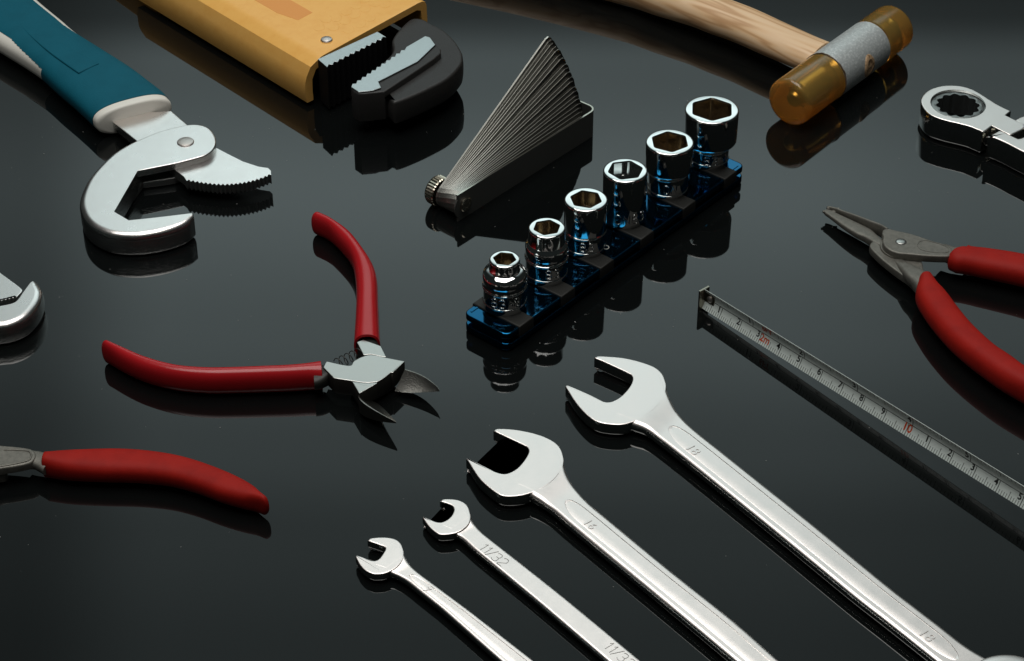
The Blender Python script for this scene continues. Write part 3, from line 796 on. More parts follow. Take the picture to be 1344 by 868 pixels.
# ------------------------------------------------------------------ mallet
def mallet():
    zc = 1.06; r = 1.04
    A = G(1033.9, 136.3, zc); B = G(1174, 34.5, zc)
    ax = (B-A).normalized(); L = (B-A).length
    t = thing('mallet', 'mallet with amber plastic faces, grey metal head and ash wood handle', 'mallet', (A+B)/2)
    def dome(s):
        return [(0.001, 0.0), (0.45, 0.003), (0.76, 0.012), (0.88, 0.035), (0.96, 0.08), (1.01, 0.15), (1.03, 0.25)]
    near = dome(1)+[(r-.01, L*0.33), (r-.25, L*0.335), (0.001, L*0.336)]
    lathe('striking_face', near, A, ax, M_amber, t, m=64)
    lathe('striking_face', [(a, b) for a, b in dome(1)]+[(r-.01, L*0.23), (r-.25, L*0.235), (.001, L*.236)], B, -ax, M_amber, t, m=64)
    # threaded stub of the head inside each face
    lathe('core_stud', [(.001, 0), (0.24, 0.03), (0.33, 0.13), (0.36, 0.35), (0.36, L*0.34-0.62)], A+ax*0.62, ax, M_knurl, t, m=32)
    lathe('core_stud', [(.001, 0), (0.24, 0.03), (0.33, 0.13), (0.36, 0.2), (0.36, L*0.245-0.5)], B-ax*0.5, -ax, M_knurl, t, m=32)
    lathe('head', [(.3, L*.338), (r-.06, L*0.338), (r, L*0.345), (r+.005, L*0.355), (r, L*.755), (r-.06, L*.762), (.3, L*.762)], A, ax, M_headm, t, m=64)
    for k, s in ((0.337, 1), (0.763, -1)):
        rg = []
        P = []
        for i in range(65):
            a = 2*math.pi*i/64; q = r-0.005+random.uniform(-.012, .012)
            t1 = ax.cross(Vector((0, 0, 1))).normalized(); t2 = ax.cross(t1)
            P.append(A+ax*(L*k+random.uniform(-.02, .02))+(t1*math.cos(a)+t2*math.sin(a))*q)
        if s == 1: add('glue_bead', *tube_geo(P, 0.035, 6), mat('brown_glue', (0.11, 0.075, 0.045), 0, 0.5), t, 60)
    # handle
    z2 = Z(0, 0, 1)
    up = [(1102, 62), (1082, 53), (1060, 42), (1045, 35), (1019, 22.6), (991, 11.3), (957, 0), (905, -14), (850, -27), (780, -44), (700, -62), (600, -82)]
    lo = [(1052, 92), (1033, 86), (1005, 75.5), (977, 64), (949, 51), (920, 40), (892, 26), (850, 12.5), (816, 1), (750, -18), (660, -40), (560, -62)]
    d = G(1000, 45, .95)-G(870, -8, .95)
    fr = frames(up, lo, lambda q: 1.02-0.10*min(1, q*2), lambda q: 0.62+0.20*math.sin(min(1, q*1.5)*math.pi/2), 60)
    for f in fr: f[3] = min(max(f[3], 0.66), 0.98)
    V, F = loft_geo(fr, 2.1, 32, 0.0, 0.4)
    ang = math.atan2(d.y, d.x)
    Mw = mat_wood(ang)
    add('handle', V, F, Mw, t, 40)
    # end of the handle showing in the eye on the other side of the head
    side = Vector((ax.y, -ax.x, 0))
    if side.y > 0: side = -side
    C = A+ax*(L*0.555)+side*(r*0.0)
    V = []; F = []; m = 28
    rings = [(0.52, 0.37, -0.03), (0.51, 0.36, 0.03), (0.46, 0.32, 0.06), (0.34, 0.22, 0.06), (0.31, 0.20, 0.035), (.01, .01, .045)]
    for h, w_, o in rings:
        for k in range(m):
            a = 2*math.pi*k/m; x = math.cos(a)*w_; y = math.sin(a)*h
            V.append(C+ax*x+Vector((0, 0, y+0.06))+side*(math.sqrt(max(0, r*r-(y+.06)**2))+o))
    for i in range(len(rings)-1):
        for k in range(m):
            j = (k+1) % m; F.append((i*m+k, i*m+j, (i+1)*m+j, (i+1)*m+k))
    add('wedge_eye', V, F, mat('varnished_end_grain', (0.50, 0.33, 0.19), 0, 0.35, bump=(12, .5), var=(7, (.20, .12, .06), .45, .62)), t, 50)
mallet()

# ------------------------------------------------------------------ adjustable wrench with the blue grip
def grip_wrench():
    zA = Z(80, 120, 3.473); zB = Z(0, 0, 3.537)
    c = G(200, 260, 0)
    t = thing('adjustable_wrench', 'grey steel hook-jaw wrench with blue and white plastic grip', 'wrench', c)
    hook = zA([(350, 222), (450, 182), (560, 155), (620, 151), (668, 164), (697, 195), (706, 232), (690, 268), (655, 292), (600, 308, ), (520, 328), (350, 362, 'c'), (243, 548, 'c'), (310, 587, 'c'), (450, 572), (602, 553, 'c'),
               (606, 566, 'c'), (570, 598), (500, 626), (420, 645), (330, 655), (230, 648), (155, 620), (108, 580), (86, 530), (84, 490), (97, 445), (127, 390), (180, 330), (240, 280), (300, 245)])
    # full-depth hook below the arm: its side swells and is strongly rounded
    hk = zA([(240, 280), (300, 245), (350, 222), (400, 290, 'c'), (350, 362, 'c'), (243, 548, 'c'), (310, 587, 'c'), (450, 572), (602, 553, 'c'), (606, 566, 'c'), (570, 598), (500, 626), (420, 645), (330, 655), (230, 648), (155, 620), (108, 580), (86, 530), (84, 490), (97, 445), (127, 390), (180, 330)])
    prism('hook_jaw', hook, 0.758, 1.05, M_cast, t, side=M_castside, bt=0.24, bb=0.002, seg=8, weights=[.35, .3, .25, .25, .25, .25, .25, .25, .25, .25, .2, .1, .1, .1, .1, .15, .6]+[1]*10+[.9, .8, .6, .45])
    prism('hook_depth', hk, 0.02, 0.757, M_castside, t, bt=0.002, bb=0.20, seg=6, zt=1.05)
    low = zA([(400, 200), (450, 182), (560, 155), (620, 151), (668, 164), (690, 195), (696, 232), (680, 262), (640, 285), (520, 322), (365, 345, 'c'), (300, 420), (250, 380), (300, 260)])
    prism('arm_plate', low, 0.04, 0.33, M_castedge, t, bt=0.03, bb=0.03, zt=1.05)
    jaw = zA([(560, 250), (640, 200), (705, 256), (760, 285), (830, 320), (900, 343), (945, 350), (957, 362, 'c')])
    te = []
    P = smooth([Vector(p) for p in [(955, 374), (900, 396), (830, 413), (740, 421), (650, 413), (575, 400)]], 8)
    P = resample(P, 41)
    for i, p in enumerate(P):
        d_ = P[min(40, i+1)]-P[max(0, i-1)]; n_ = Vector((d_.y, -d_.x)).normalized()
        q = p+n_*(0 if i % 2 else 9); te.append((q.x, q.y, 'c'))
    jaw += zA(te)+zA([(560, 388), (535, 370), (512, 352), (480, 320)])
    prism('movable_jaw', jaw, 0.34, 0.75, M_cast, t, side=M_castedge, bt=0.006, bb=0.006, seg=1, sm=1, angle=24)
    lathe('rivet', [(0.34, 0), (0.34, 0.03), (0.31, 0.06), (0.22, 0.08), (0.08, 0.088), (.001, .089)], G(80+568/3.473, 120+232/3.473, 1.05).xy.to_3d()+Vector((0, 0, 1.04)), (0, 0, 1), M_nickel, t, m=36)
    bar = zB([(430, 535, 'c'), (795, 515, 'c'), (870, 580), (960, 640), (900, 720), (800, 740), (640, 660, 'c'), (515, 560, 'c')])
    prism('bar', bar, 0.36, 0.74, M_cast, t, side=M_castside, bt=0.03, bb=0.03, sm=2)
    # grip
    Lp = zB([(-330, 20), (-180, 110), (-60, 195), (0, 232), (90, 285), (182, 348), (260, 420), (330, 480), (385, 530), (412, 556), (440, 582)])
    Rp = zB([(60, -170), (120, -90), (170, 0), (205, 38), (300, 118), (380, 188), (500, 265), (620, 340), (700, 400), (762, 448), (800, 490)])
    fr = frames(Lp, Rp, lambda q: 0.78-0.08*q, lambda q: 0.70-0.06*q, 220, True, True)
    m = 144; rings = []
    for i, f in enumerate(fr):
        rings.append(sect(f[0], f[1], f[3], f[2], 2.6, m))
    n = len(fr)
    fb, fw = [], []
    tot = n-1
    for i in range(n-1):
        q = i/tot
        for k in range(m):
            j = (k+1) % m; face = (i*m+k, i*m+j, (i+1)*m+j, (i+1)*m+k)
            an = (360*(k+0.5)/m) % 360                  # 0/180 = the two sides, 90 = top
            low_ = math.sin(math.radians(an))          # 1 on top, -1 beneath
            white = q > 0.978
            if q < 0.64 and low_ < (0.72 if q < 0.42 else 0.72-(q-0.42)*1.8): white = True
            (fw if white else fb).append(face)
    V = [v for r_ in rings for v in r_]
    # blue skin stands proud of the white core
    VB = []
    for i, f in enumerate(fr): VB += sect(f[0], f[1], f[3]+0.02, f[2]+0.02, 2.6, m)
    cap = len(V)                                  # rounded white end
    f = fr[-1]; prev = (n-1)*m
    for k in range(1, 6):
        a = math.pi/2*k/5; sc = 1-0.16*(1-math.cos(a))
        V += sect(f[0]+f[4]*(0.14*math.sin(a)), f[1], f[3]*sc, f[2]*sc, 2.6, m)
        cur = len(V)-m
        fw += [(prev+i, prev+(i+1) % m, cur+(i+1) % m, cur+i) for i in range(m)]; prev = cur
    fw.append(tuple(reversed(range(prev, prev+m))))
    add('white_core', V, fw+[tuple(range(m))], M_white, t, 40)
    add('blue_grip', VB, fb, M_blue, t, 40)
    # raised pad on the grip
    pad = Z(0, 0, 7.233)([(200, 250), (300, 230), (700, 470), (940, 600, 'c'), (745, 690, 'c'), (600, 590), (400, 440)])
    prism('grip_pad', pad, 1.30, 1.44, M_blue, t, bt=0.05, bb=0.02, sm=3)
    return t
grip_wrench()

def hook_at_edge():
    zC = Z(0, 340, 5.787)
    t = thing('adjustable_wrench', 'steel hook-jaw wrench with only its closed jaw tips in view', 'wrench', G(-20, 420, 0))
    hk = zC([(-330, 380), (-200, 390), (-100, 375), (0, 355), (90, 335), (130, 310), (180, 240), (225, 180), (245, 164), (265, 163), (295, 178), (315, 215), (319, 250), (305, 305), (270, 365), (220, 420), (150, 465), (60, 497), (0, 505), (-120, 515), (-260, 500), (-360, 450)])
    prism('hook_jaw', hk, 0.02, 0.95, M_cast, t, side=M_castside, bt=0.26, bb=0.2, seg=8, bulge=0.03, weights=[.15]*8+[.3, .6]+[1]*12)
    jaw = zC([(-300, -60), (-120, 15), (0, 102), (80, 160), (140, 205), (165, 228), (165, 248), (140, 275, 'c')]+[(140-i*14, 280+i*3.4+(8 if i % 2 else 0), 'c') for i in range(1, 20)]+[(-220, 350), (-330, 300), (-380, 100)])
    prism('movable_jaw', jaw, 0.34, 0.82, M_cast, t, side=M_castedge, bt=0.03, bb=0.03, seg=2, sm=3, angle=24)
hook_at_edge()

# ------------------------------------------------------------------ orange pipe wrench
def pipe_wrench():
    zF = Z(400, 0, 6.109)
    zt = 2.12
    A = G(*zF([(100, 468)])[0], zt)                 # front corner of the top face, jaw side
    Bc = G(*zF([(975, -12)])[0], zt)                  # far corner of the end
    ax = G(217.7, 0, 1.15)-G(424.7, 124.8, 1.15); ax.normalize()   # along the body, away from the jaws
    side = Vector((ax.y, -ax.x, 0))
    if side.y < 0: side = -side                      # towards the far edge
    W = (Bc-A).dot(side)
    skew = (Bc-A).dot(ax)
    t = thing('pipe_wrench', 'orange pipe wrench with black hook jaw and toothed steel jaw plates', 'wrench', A)
    # cross-section of the hollow body: rounded, open underneath and at the jaw end
    w0 = G(424.7, 124.8, 1.15); lo = (w0-A).dot(side)
    wall = 0.32
    outer = [(lo+0.05, 0.22), (lo-0.02, 0.60), (lo, 1.15), (lo+0.10, 1.45), (lo*0.55, 1.85), (0.02, 2.04), (0.16, zt-0.02), (0.34, zt), (W-0.5, zt), (W-0.25, zt-0.03), (W-0.08, zt-0.14), (W, zt-0.35), (W+0.03, 1.1), (W-0.02, 0.22)]
    inner = [(W-0.30, 0.22), (W-0.28, 1.1), (W-0.36, 1.68), (W-0.6, 1.80), (0.40, 1.80), (lo+0.55, 1.62), (lo+0.38, 1.2), (lo+0.36, 0.60), (lo+0.38, 0.22)]
    prof = outer+inner; m = len(prof)
    def nose(b):                                     # how far the end is cut back, across the body
        return max(0.0, b)*skew/W
    V = []; F = []
    st = [0, .05, .2, .6, 1, 2, 3, 5, 8, 12]
    for s in st:
        for b, z in prof:
            back = nose(b) if b > 0 else 0.0
            if b <= 0.1 and z < 1.5: back = 0.05
            ins = 0.05 if s == 0 else 0
            p = A+ax*(s+back*(1-min(1, s/6)))+side*b; p.z = z-(ins*0.3 if z > 2 else 0)
            V.append(p)
    for i in range(len(st)-1):
        for k in range(m):
            j = (k+1) % m; F.append((i*m+k, i*m+j, (i+1)*m+j, (i+1)*m+k))
    # end caps between outer and inner skins
    for i in (0, len(st)-1):
        o = i*m; no = len(outer); ni = len(inner)
        # walk both lists from the same bottom corner
        inn = [o+m-1-k for k in range(ni)]; out = [o+k for k in range(no)]
        a = b = 0
        while a < no-1 or b < ni-1:
            if b == ni-1 or (a < no-1 and a/(no-1) <= b/(ni-1)):
                F.append((out[a], out[a+1], inn[b])); a += 1
            else:
                F.append((out[a], inn[b+1], inn[b])); b += 1
    add('body', V, F, M_orange, t, 28)
    # long handle part beyond, narrower
    V, F = prism_geo([A+ax*x+side*y for x, y in ((11.8, 0.4), (11.8, W-0.4), (30, W-1.6), (30, 1.6))], 0.3, 2.0, 0.2, 0.2, 4)
    add('handle', V, F, M_orange, t)
    # darker recessed field on the top
    zG = Z(180, 0, 5.169)
    fld = zG([(640, -90, 'c'), (1010, -18, 'c'), (1190, 85, 'c'), (1092, 137, 'c'), (950, 88, 'c')])
    prism('recess_field', fld, 2.07, zt+0.008, M_orange2, t, bt=0.006, bb=0.002, seg=1, sm=0)
    # faint scale pattern cast in the top: low rings
    sc = [(250, 140), (330, 90), (410, 40), (230, 215), (320, 165), (400, 115), (480, 65), (560, 20), (110, 215), (350, 235), (440, 190), (520, 140), (170, 150), (640, 30), (480, -10)]
    for i, (x, y) in enumerate(sc):
        P = []
        for k in range(15):
            a = math.pi*(0.92+1.1*k/14)
            px = zF([(x+46*math.cos(a+2.6), y+34*math.sin(a+2.6))])[0]
            P.append(G(px[0], px[1], zt)-Vector((0, 0, 0.006)))
        V, F = tube_geo(P, 0.014, 6)
        add('cast_scale', V, F, M_orange, t, 60)
    rp = zF([(175, 325)])[0]; g = G(rp[0], rp[1], zt)
    lathe('rivet', [(0.25, 0), (0.25, 0.05), (0.22, 0.09), (0.13, 0.12), (.001, 0.13)], (g.x, g.y, zt-0.01), (0, 0, 1), M_nickel, t, m=32)
    # fixed jaw: toothed steel plate standing on edge
    e = zF([(655, 300), (180, 540)])
    fj = zF([(105, 475, 'c'), (582, 255, 'c')])+teeth(e[0], e[1], 11, 2.6)
    prism('fixed_jaw', fj, 0.15, 2.16, M_steelcut, t, bt=0.01, bb=0.02, seg=1, sm=0, side=M_jawshade)
    # hook jaw
    hj = zF([(760, 230), (850, 150), (940, 150), (1020, 190), (1120, 245), (1200, 320), (1252, 400), (1266, 450), (1250, 520), (1150, 625), (1000, 708), (850, 775), (728, 818), (690, 800), (640, 745), (560, 720), (470, 735), (420, 720), (560, 560), (700, 420), (700, 320)])
    prism('hook_jaw', hj, 0.55, 1.66, M_blackcast, t, bt=0.12, bb=0.2, seg=5, bulge=0.03, zt=1.66)
    e2 = zF([(372, 698), (800, 402)])
    ins = teeth(e2[0], e2[1], 11, -2.6)
    ins = [tuple(p) for p in ins]+zF([(815, 376, 'c'), (965, 290, 'c'), (1003, 300, 'c'), (1047, 360, 'c'), (905, 495, 'c'), (590, 655, 'c'), (612, 703, 'c'), (540, 727, 'c'), (430, 737, 'c')])
    prism('toothed_insert', ins, 0.9, 2.0, M_steelcut, t, bt=0.015, bb=0.02, seg=1, sm=0, side=M_blackcast)
    # dark flank under the insert, cast in one with the hook
    fl = zF([(372, 712, 'c'), (800, 418, 'c'), (820, 390), (965, 302), (1010, 312, 'c'), (1062, 372), (1092, 425), (930, 545), (640, 735, 'c'), (540, 745), (430, 752)])
    prism('insert_seat', fl, 0.60, 1.93, M_blackcast, t, bt=0.06, bb=0.05, sm=2, zt=1.93)
pipe_wrench()

# ------------------------------------------------------------------ ratchet wrench with flexible head
def ratchet():
    z = Z(1180, 100, 8.195); zt = 1.14
    t = thing('ratchet_wrench', 'chrome ratchet ring wrench with a flexible head and twelve point bore', 'wrench', G(1260, 145, 0))
    out = z([(235, 270), (262, 200), (340, 140), (450, 106), (560, 98), (680, 108), (790, 142), (880, 190), (980, 255), (1080, 315), (1205, 375, 'c'), (1150, 420, 'c'), (1345, 515, 'c'), (1345, 560), (1195, 635, 'c'), (1000, 535, 'c'), (915, 595), (860, 580), (760, 540), (640, 508), (520, 480), (420, 450), (330, 410), (270, 350)])
    # head with a round opening: outer wall, top annulus by bridging to the hole
    W = [G(p.x, p.y, zt) for p in smooth(out, 5, True)]
    hc = G(*z([(635, 300)])[0], zt); hr = (G(*z([(935, 320)])[0], zt)-G(*z([(338, 275)])[0], zt)).length/2
    n = len(W)
    V, F = prism_geo(W, 0.08, zt, 0.05, 0.12, 4)
    F = F[:-2]                                        # open the two caps, then bridge to the bore
    nr = len(V)//n
    # angles of the cap outline about the bore
    for zz, base, rev in ((zt, 0, False), (0.08, (nr-1)*n, True)):
        o = len(V); mm = 96
        for k in range(mm):
            a = 2*math.pi*k/mm; V.append(Vector((hc.x+hr*math.cos(a), hc.y+hr*math.sin(a), zz)))
        bm = bmesh.new()
        bv = [bm.verts.new(V[base+i]) for i in range(n)]; hv = [bm.verts.new(V[o+k]) for k in range(mm)]
        es = [bm.edges.new((bv[i], bv[(i+1) % n])) for i in range(n)]+[bm.edges.new((hv[k], hv[(k+1) % mm])) for k in range(mm)]
        bmesh.ops.triangle_fill(bm, use_beauty=True, edges=es)
        bm.verts.index_update(); idx = {v: (base+i) for i, v in enumerate(bv)}; idx.update({v: (o+k) for k, v in enumerate(hv)})
        F += [tuple(idx[v] for v in f.verts) for f in bm.faces]
        bm.free()
        if not rev: ot = o
        else: ob = o
    for k in range(96):
        j = (k+1) % 96; F.append((ot+k, ot+j, ob+j, ob+k))
    add('ring_head', V, F, M_satin, t, 30, side=M_polish)
    # ratchet gear with twelve points, sunk a little
    m = 144; V = []; F = []
    def star(k, r0, r1): 
        a = 12*2*math.pi*k/m; return r0+(r1-r0)*(0.5+0.5*math.cos(a))**0.7
    rings = []
    for r0, r1, zz in ((hr*0.985, hr*.985, zt-0.10), (hr*.86, hr*.86, zt-0.05), (hr*.70, hr*.80, zt-0.06), (hr*.70, hr*.80, 0.14), (hr*.985, hr*.985, 0.14)):
        for k in range(m):
            r = star(k, r0, r1); a = 2*math.pi*k/m
            V.append(Vector((hc.x+r*math.cos(a), hc.y+r*math.sin(a), zz)))
    for i in range(4):
        for k in range(m):
            j = (k+1) % m; F.append((i*m+k, i*m+j, (i+1)*m+j, (i+1)*m+k))
    add('ratchet_gear', V, F, M_grey, t, 25)
    # yoke with the hinge screw
    yk = z([(960, 655), (1030, 610), (1085, 585), (1150, 612), (1280, 672, 'c'), (1310, 668, 'c'), (1344, 650, 'c'), (1500, 720), (1700, 815), (1700, 980), (1344, 815), (1150, 715), (1010, 655)])
    prism('yoke', yk, 0.10, 1.12, M_satin, t, side=M_polish, bt=0.06, bb=0.06)
    yb = z([(1250, 470, 'c'), (1320, 435), (1420, 440), (1800, 640), (1900, 760), (1700, 790), (1500, 660), (1344, 545, 'c')])
    prism('yoke', yb, 0.10, 1.10, M_satin, t, side=M_polish, bt=0.06, bb=0.06)
    c = G(*z([(1015, 755)])[0], 0.62)
    d = G(*z([(1150, 715)])[0], .6)-G(*z([(1344, 815)])[0], .6); d.z = 0; d.normalize(); nn = Vector((-d.y, d.x, 0))
    if nn.y > 0: nn = -nn
    lathe('hinge_screw', [(.25, -.3), (0.25, 0.03), (0.22, 0.06), (0.15, 0.065), (0.14, -0.02), (.001, -.02)], c, nn, M_knurl, t, m=32)
    sh = z([(1600, 700), (2400, 1060), (2330, 1260), (1560, 880)])
    prism('shank', sh, 0.2, 0.95, M_satin, t, side=M_polish, bt=0.1, bb=0.1, sm=3)
ratchet()

# ------------------------------------------------------------------ circlip pliers
def circlip(kind):
    if kind == 'right':
        t = thing('circlip_pliers', 'straight-nosed grey circlip pliers with two red handles', 'pliers', G(1190, 330, 0))
        z = Z(1070, 260, 6.2)
        pl = z([(555, 255), (600, 247), (660, 262), (760, 283), (850, 310), (950, 345), (1050, 372), (1095, 397), (1118, 430), (1103, 463), (1060, 474), (900, 468), (760, 455), (680, 448), (612, 425), (566, 390), (549, 350), (553, 310), (545, 285)])
        prism('hinge_plate', pl, 0.62, 0.93, M_gunmetal, t, bt=0.06, bb=0.04, seg=4)
        # teardrop dimple, a thin raised rim
        P = [G(*p, 0.93) for p in z([(835, 380), (850, 355), (900, 347), (970, 362), (1050, 388), (1085, 412), (1080, 440), (1030, 447), (930, 438), (860, 420), (835, 395)])]
        add('dimple_rim', *tube_geo([Vector((q.x, q.y, 0.925)) for q in smooth(P, 4, True)]+[], 0.022, 6), M_gunmetal, t, 60)
        g = G(*z([(698, 357)])[0], 0.93)
        lathe('pivot', [(0.17, 0), (0.165, 0.015), (0.14, 0.025), (.001, .028)], (g.x, g.y, 0.925), (0, 0, 1), M_face, t, m=24)
        lathe('pivot_seat', [(0.24, 0), (0.20, 0.006), (0.17, 0.008)], (g.x, g.y, 0.926), (0, 0, 1), M_plierdark, t, m=24, cap=False)
        # noses
        loft('nose', z([(95, 73), (140, 76), (220, 108), (300, 140), (420, 188), (520, 232), (590, 275)]), z([(100, 96), (160, 118), (220, 147), (330, 195), (430, 245), (520, 285), (575, 325)]), lambda q: 0.40+0.26*q, lambda q: 0.10+0.20*q, M_gunmetal, t, ex=3.0, cap0=0.03)
        loft('nose', z([(75, 103), (105, 96), (200, 140), (330, 202), (430, 256), (480, 300), (540, 355), (600, 400)]), z([(75, 128), (150, 183), (250, 258), (340, 318), (400, 352), (440, 378), (520, 430), (600, 470)]), lambda q: 0.38+0.10*q, lambda q: 0.08+0.13*q, M_gunmetal, t, ex=4.0, cap0=0.03)
        for p, q, zz in (((60, 112), (95, 112), .40), ((98, 84), (130, 86), .43)):
            a = G(*z([p])[0], zz); b = G(*z([q])[0], zz)
            add('nose_pin', *tube_geo([a, b+(b-a)*2], 0.055, 10), M_gunmetal, t)
        # lower lever under the plate
        lv = z([(445, 395), (470, 350), (520, 340), (640, 330), (780, 380), (865, 510), (885, 588), (925, 642), (850, 735), (760, 660), (680, 605), (600, 545), (520, 478)])
        prism('lower_lever', lv, 0.30, 0.62, M_gunmetal, t, bt=0.05, bb=0.05)
        disc = G(*z([(700, 405)])[0], 0.62)
        lathe('hinge_disc', [(0.80, 0), (0.80, 0.08), (0.78, 0.1), (.3, 0.1)], (disc.x, disc.y, 0.60), (0, 0, 1), M_gunmetal, t, m=48)
        loft('tang', z([(640, 440), (735, 520), (800, 552), (875, 590), (930, 645), (985, 720)]), z([(600, 500), (690, 600), (740, 655), (800, 725), (840, 790), (880, 870)]), lambda q: 0.46+0.2*sst(0, .6, q), lambda q: 0.12+0.2*q, M_gunmetal, t, ex=3)
        loft('tang', z([(1040, 380), (1110, 402), (1180, 415), (1260, 430)]), z([(1000, 490), (1060, 515), (1110, 535), (1200, 560)]), 0.62, 0.22, M_gunmetal, t, ex=3)
        z2 = Z(1180, 310, 3.616)
        loft('grip', z2([(148, 192), (170, 212), (215, 268), (280, 358), (340, 430), (430, 515), (510, 570), (593, 630), (720, 700), (850, 750)]), z2([(100, 248), (92, 315), (130, 387), (180, 455), (250, 532), (330, 603), (420, 672), (500, 728), (593, 782), (720, 850), (830, 890)]), lambda q: 0.68+0.10*q, lambda q: 0.50+0.08*q, M_red2, t, ex=2.5, n=60, m=36, cap0=0.08, cap1=0.3)
        loft('grip', z2([(320, 66), (350, 61), (450, 72), (593, 96), (750, 140), (900, 200)]), z2([(250, 130), (252, 160), (350, 182), (450, 203), (593, 234), (740, 280), (870, 335)]), lambda q: 0.66+0.06*q, lambda q: 0.46+0.10*q, M_red2, t, ex=2.5, n=60, m=36, cap0=0.08, cap1=0.3)
    else:
        t = thing('circlip_pliers', 'grey pliers cut off by the edge, one matt red handle showing', 'pliers', G(60, 620, 0))
        z = Z(0, 570, 8.677)
        pl = z([(-400, 80), (-200, 95), (0, 122), (200, 140), (330, 160), (382, 185), (408, 230), (392, 282), (330, 328), (160, 365), (0, 388), (-200, 420), (-400, 420), (-480, 250)])
        prism('hinge_plate', pl, 0.50, 0.80, M_gunmetal, t, bt=0.07, bb=0.04, seg=4)
        P = [G(*p, 0.80) for p in z([(45, 178), (200, 182), (320, 192), (352, 225), (352, 258), (320, 300), (160, 340), (0, 368), (-150, 390), (-150, 178)])]
        add('dimple_rim', *tube_geo([Vector((q.x, q.y, 0.80)) for q in smooth(P, 4, True)], 0.035, 8), M_gunmetal, t, 60)
        lv = z([(-400, 300), (-100, 350), (60, 380), (60, 440), (-100, 480), (-400, 600)])
        prism('lower_lever', lv, 0.10, 0.48, M_gunmetal, t)
        loft('tang', z([(330, 180), (400, 195), (460, 203), (600, 225)]), z([(240, 390), (320, 395), (410, 405), (560, 480)]), 0.56, 0.20, M_gunmetal, t, ex=3)
        z2 = Z(0, 340, 2.284)
        loft('grip', z2([(150, 577), (250, 572), (370, 570), (470, 578), (560, 595), (650, 625), (730, 660), (785, 693), (808, 722)]), z2([(122, 656), (200, 665), (300, 669), (400, 671), (500, 681), (580, 701), (660, 730), (730, 750), (772, 753)]), lambda q: 0.53, lambda q: 0.46-0.06*q, M_red2, t, ex=2.6, n=60, m=36, cap0=0.10, cap1=0.22)
circlip('right'); circlip('left')

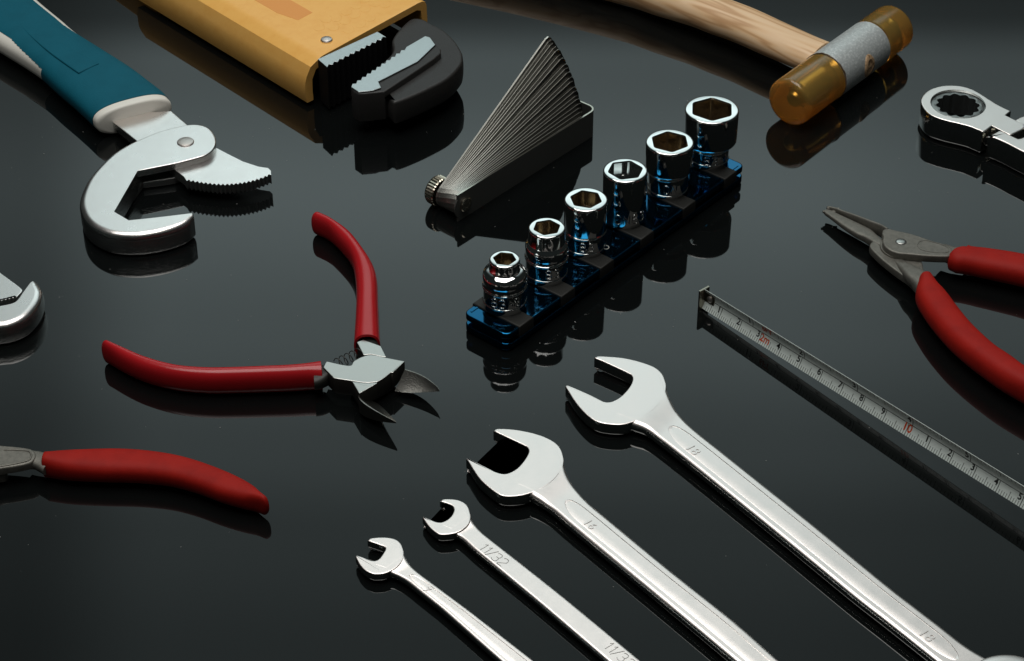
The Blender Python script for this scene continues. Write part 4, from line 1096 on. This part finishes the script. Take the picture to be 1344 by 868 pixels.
# ------------------------------------------------------------------ diagonal cutters
def cutters():
    z = Z(400, 420, 4.82); zb = Z(455, 435, 6.946); zh = Z(120, 270, 2.631)
    t = thing('diagonal_cutters', 'open diagonal cutters with glossy red dipped handles and a small spring', 'cutters', G(480, 490, 0))
    T = 0.95
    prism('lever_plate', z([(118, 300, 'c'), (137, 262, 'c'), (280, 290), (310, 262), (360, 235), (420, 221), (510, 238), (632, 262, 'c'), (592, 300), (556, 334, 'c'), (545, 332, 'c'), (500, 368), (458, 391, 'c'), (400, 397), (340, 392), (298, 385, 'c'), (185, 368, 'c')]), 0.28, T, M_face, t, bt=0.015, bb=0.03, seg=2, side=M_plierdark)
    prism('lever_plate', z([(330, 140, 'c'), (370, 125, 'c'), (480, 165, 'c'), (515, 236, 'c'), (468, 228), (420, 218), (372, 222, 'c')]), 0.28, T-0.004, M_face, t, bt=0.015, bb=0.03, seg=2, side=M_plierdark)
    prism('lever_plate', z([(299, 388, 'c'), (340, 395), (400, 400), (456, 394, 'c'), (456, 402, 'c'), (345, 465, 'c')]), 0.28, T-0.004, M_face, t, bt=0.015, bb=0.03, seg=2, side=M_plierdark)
    c = G(*z([(430, 330)])[0], 0.8)
    prism('joint_body', z([(290, 310), (420, 250), (540, 268), (590, 285), (500, 360), (360, 420), (310, 380)]), 0.10, 0.80, M_plierdark, t, bt=0.05, bb=0.1, zt=T)
    def wedge(outer, cut, zlow):
        n = 24
        O = resample(smooth([G(*zb([p[:2]])[0], p[2]) for p in outer], 5), n)
        K = resample(smooth([G(*zb([p[:2]])[0], p[2]) for p in cut], 5), n)
        V = []; F = []
        m = 6
        zl0 = zlow
        for i in range(n):
            o, k = O[i], K[i]; zlow = zl0+(O[-1].z-0.05-zl0)*(i/(n-1))**1.6
            mid = o.lerp(k, 0.5)-Vector((0, 0, 0.05*math.sin(math.pi*i/(n-1))))
            inn = (k-o); inn.z = 0
            V += [o, o+inn*0.06+Vector((0, 0, 0.0)), mid, k, Vector((k.x, k.y, zlow))+(o-k)*0.15*Vector((1, 1, 0)).length/1.4142 if False else Vector((k.x*0.85+o.x*0.15, k.y*0.85+o.y*0.15, min(zlow, k.z-.02))), Vector((o.x, o.y, min(zlow, o.z-.05)))]
        for i in range(n-1):
            for q in range(m):
                j = (q+1) % m; F.append((i*m+q, i*m+j, (i+1)*m+j, (i+1)*m+q))
        F.append(tuple(range(m))); F.append(tuple(reversed(range((n-1)*m, n*m))))
        return V, F
    add('cutting_jaw', *wedge([(535, 345, .80), (640, 380, .77), (720, 420, .74), (780, 465, .70), (825, 505, .67), (846, 541, .645)], [(437, 545, .22), (560, 561, .28), (700, 555, .42), (790, 548, .54), (846, 542, .62)], 0.18), M_bladeface, t, 25)
    add('cutting_jaw', *wedge([(107, 590, .80), (125, 628, .78), (180, 675, .76), (260, 725, .73), (350, 775, .69), (452, 829, .64)], [(150, 612, .22), (250, 640, .25), (310, 680, .32), (370, 740, .45), (412, 780, .54), (452, 826, .62)], 0.15), M_bladeface, t, 25)
    # spring
    a = G(*z([(205, 292)])[0], 0.62); b = G(*z([(350, 222)])[0], 0.62)
    d = (b-a).normalized(); e = Vector((-d.y, d.x, 0)); P = []
    for k in range(121):
        q = k/120; an = q*2*math.pi*4.5
        P.append(a.lerp(b, q)+e*(0.19*math.cos(an))+Vector((0, 0, 0.10+0.19*math.sin(an))))
    add('spring', *tube_geo(P, 0.018, 6), M_plierdark, t, 60)
    # tangs and grips
    loft('tang', z([(60, 285), (110, 290), (160, 310), (200, 340)]), z([(60, 440), (110, 430), (150, 410), (190, 380)]), 0.60, 0.28, M_tang, t, ex=2.6, n=16)
    loft('tang', z([(335, 80), (335, 120), (345, 170), (370, 225)]), z([(470, 80), (465, 130), (470, 165), (490, 215)]), 0.60, 0.26, M_tang, t, ex=2.6, n=16)
    def grip(Lp, Rp, hole):
        fr = frames(Lp, Rp, lambda q: 0.53+0.05*q, lambda q: 0.50+0.02*q, 70)
        V, F = loft_geo(fr, 2.3, 36, 0.22, 0)
        F = F[:-1]; m = 36; n0 = len(V)-m        # open mouth with a wall thickness
        f = fr[-1]
        o = len(V); V += sect(f[0]+f[4]*0.02, f[1], f[3]*0.84, f[2]*0.84, 2.3, m)
        V += sect(f[0]-f[4]*0.5, f[1], f[3]*0.80, f[2]*0.80, 2.3, m)
        for k in range(m):
            j = (k+1) % m; F.append((n0+k, n0+j, o+j, o+k)); F.append((o+k, o+j, o+m+j, o+m+k))
        F.append(tuple(range(o+m, o+2*m)))
        add('grip', V, F, M_red, t, 45)
    grip(zh([(62, 478), (130, 497), (200, 525), (300, 553), (400, 561), (500, 560), (600, 556), (700, 551), (805, 537)]), zh([(48, 532), (115, 583), (200, 617), (300, 638), (400, 647), (500, 646), (600, 643), (700, 640), (785, 637)]), 1)
    grip(zh([(764, 88), (800, 106), (850, 148), (890, 195), (910, 245), (915, 320), (912, 400), (908, 460), (906, 492)]), zh([(795, 34), (850, 60), (900, 100), (945, 160), (975, 212), (988, 262), (992, 350), (995, 420), (998, 478)]), 2)
cutters()

# ------------------------------------------------------------------ a few specks of dust on the black sheet
def dust():
    V = []; F = []
    rnd = random.Random(3)
    for i in range(150):
        x, y, r = rnd.uniform(-20, 20), rnd.uniform(-14, 18), rnd.uniform(0.003, 0.008)
        l = r*rnd.uniform(1, 3); a = rnd.uniform(0, 3.14)
        v, f = box_geo(Vector((x, y, r)), Vector((math.cos(a), math.sin(a), 0)), Vector((-math.sin(a), math.cos(a), 0)), Vector((0, 0, 1)), l, r, r)
        o = len(V); V += v; F += [tuple(k+o for k in q) for q in f]
    d = add('dust', V, F, mat('pale_dust', (0.4, 0.4, 0.38), 0, 0.8), flat=True)
    setp(d, 'fine pale dust specks scattered on the black surface', 'dust', kind='stuff')
dust()
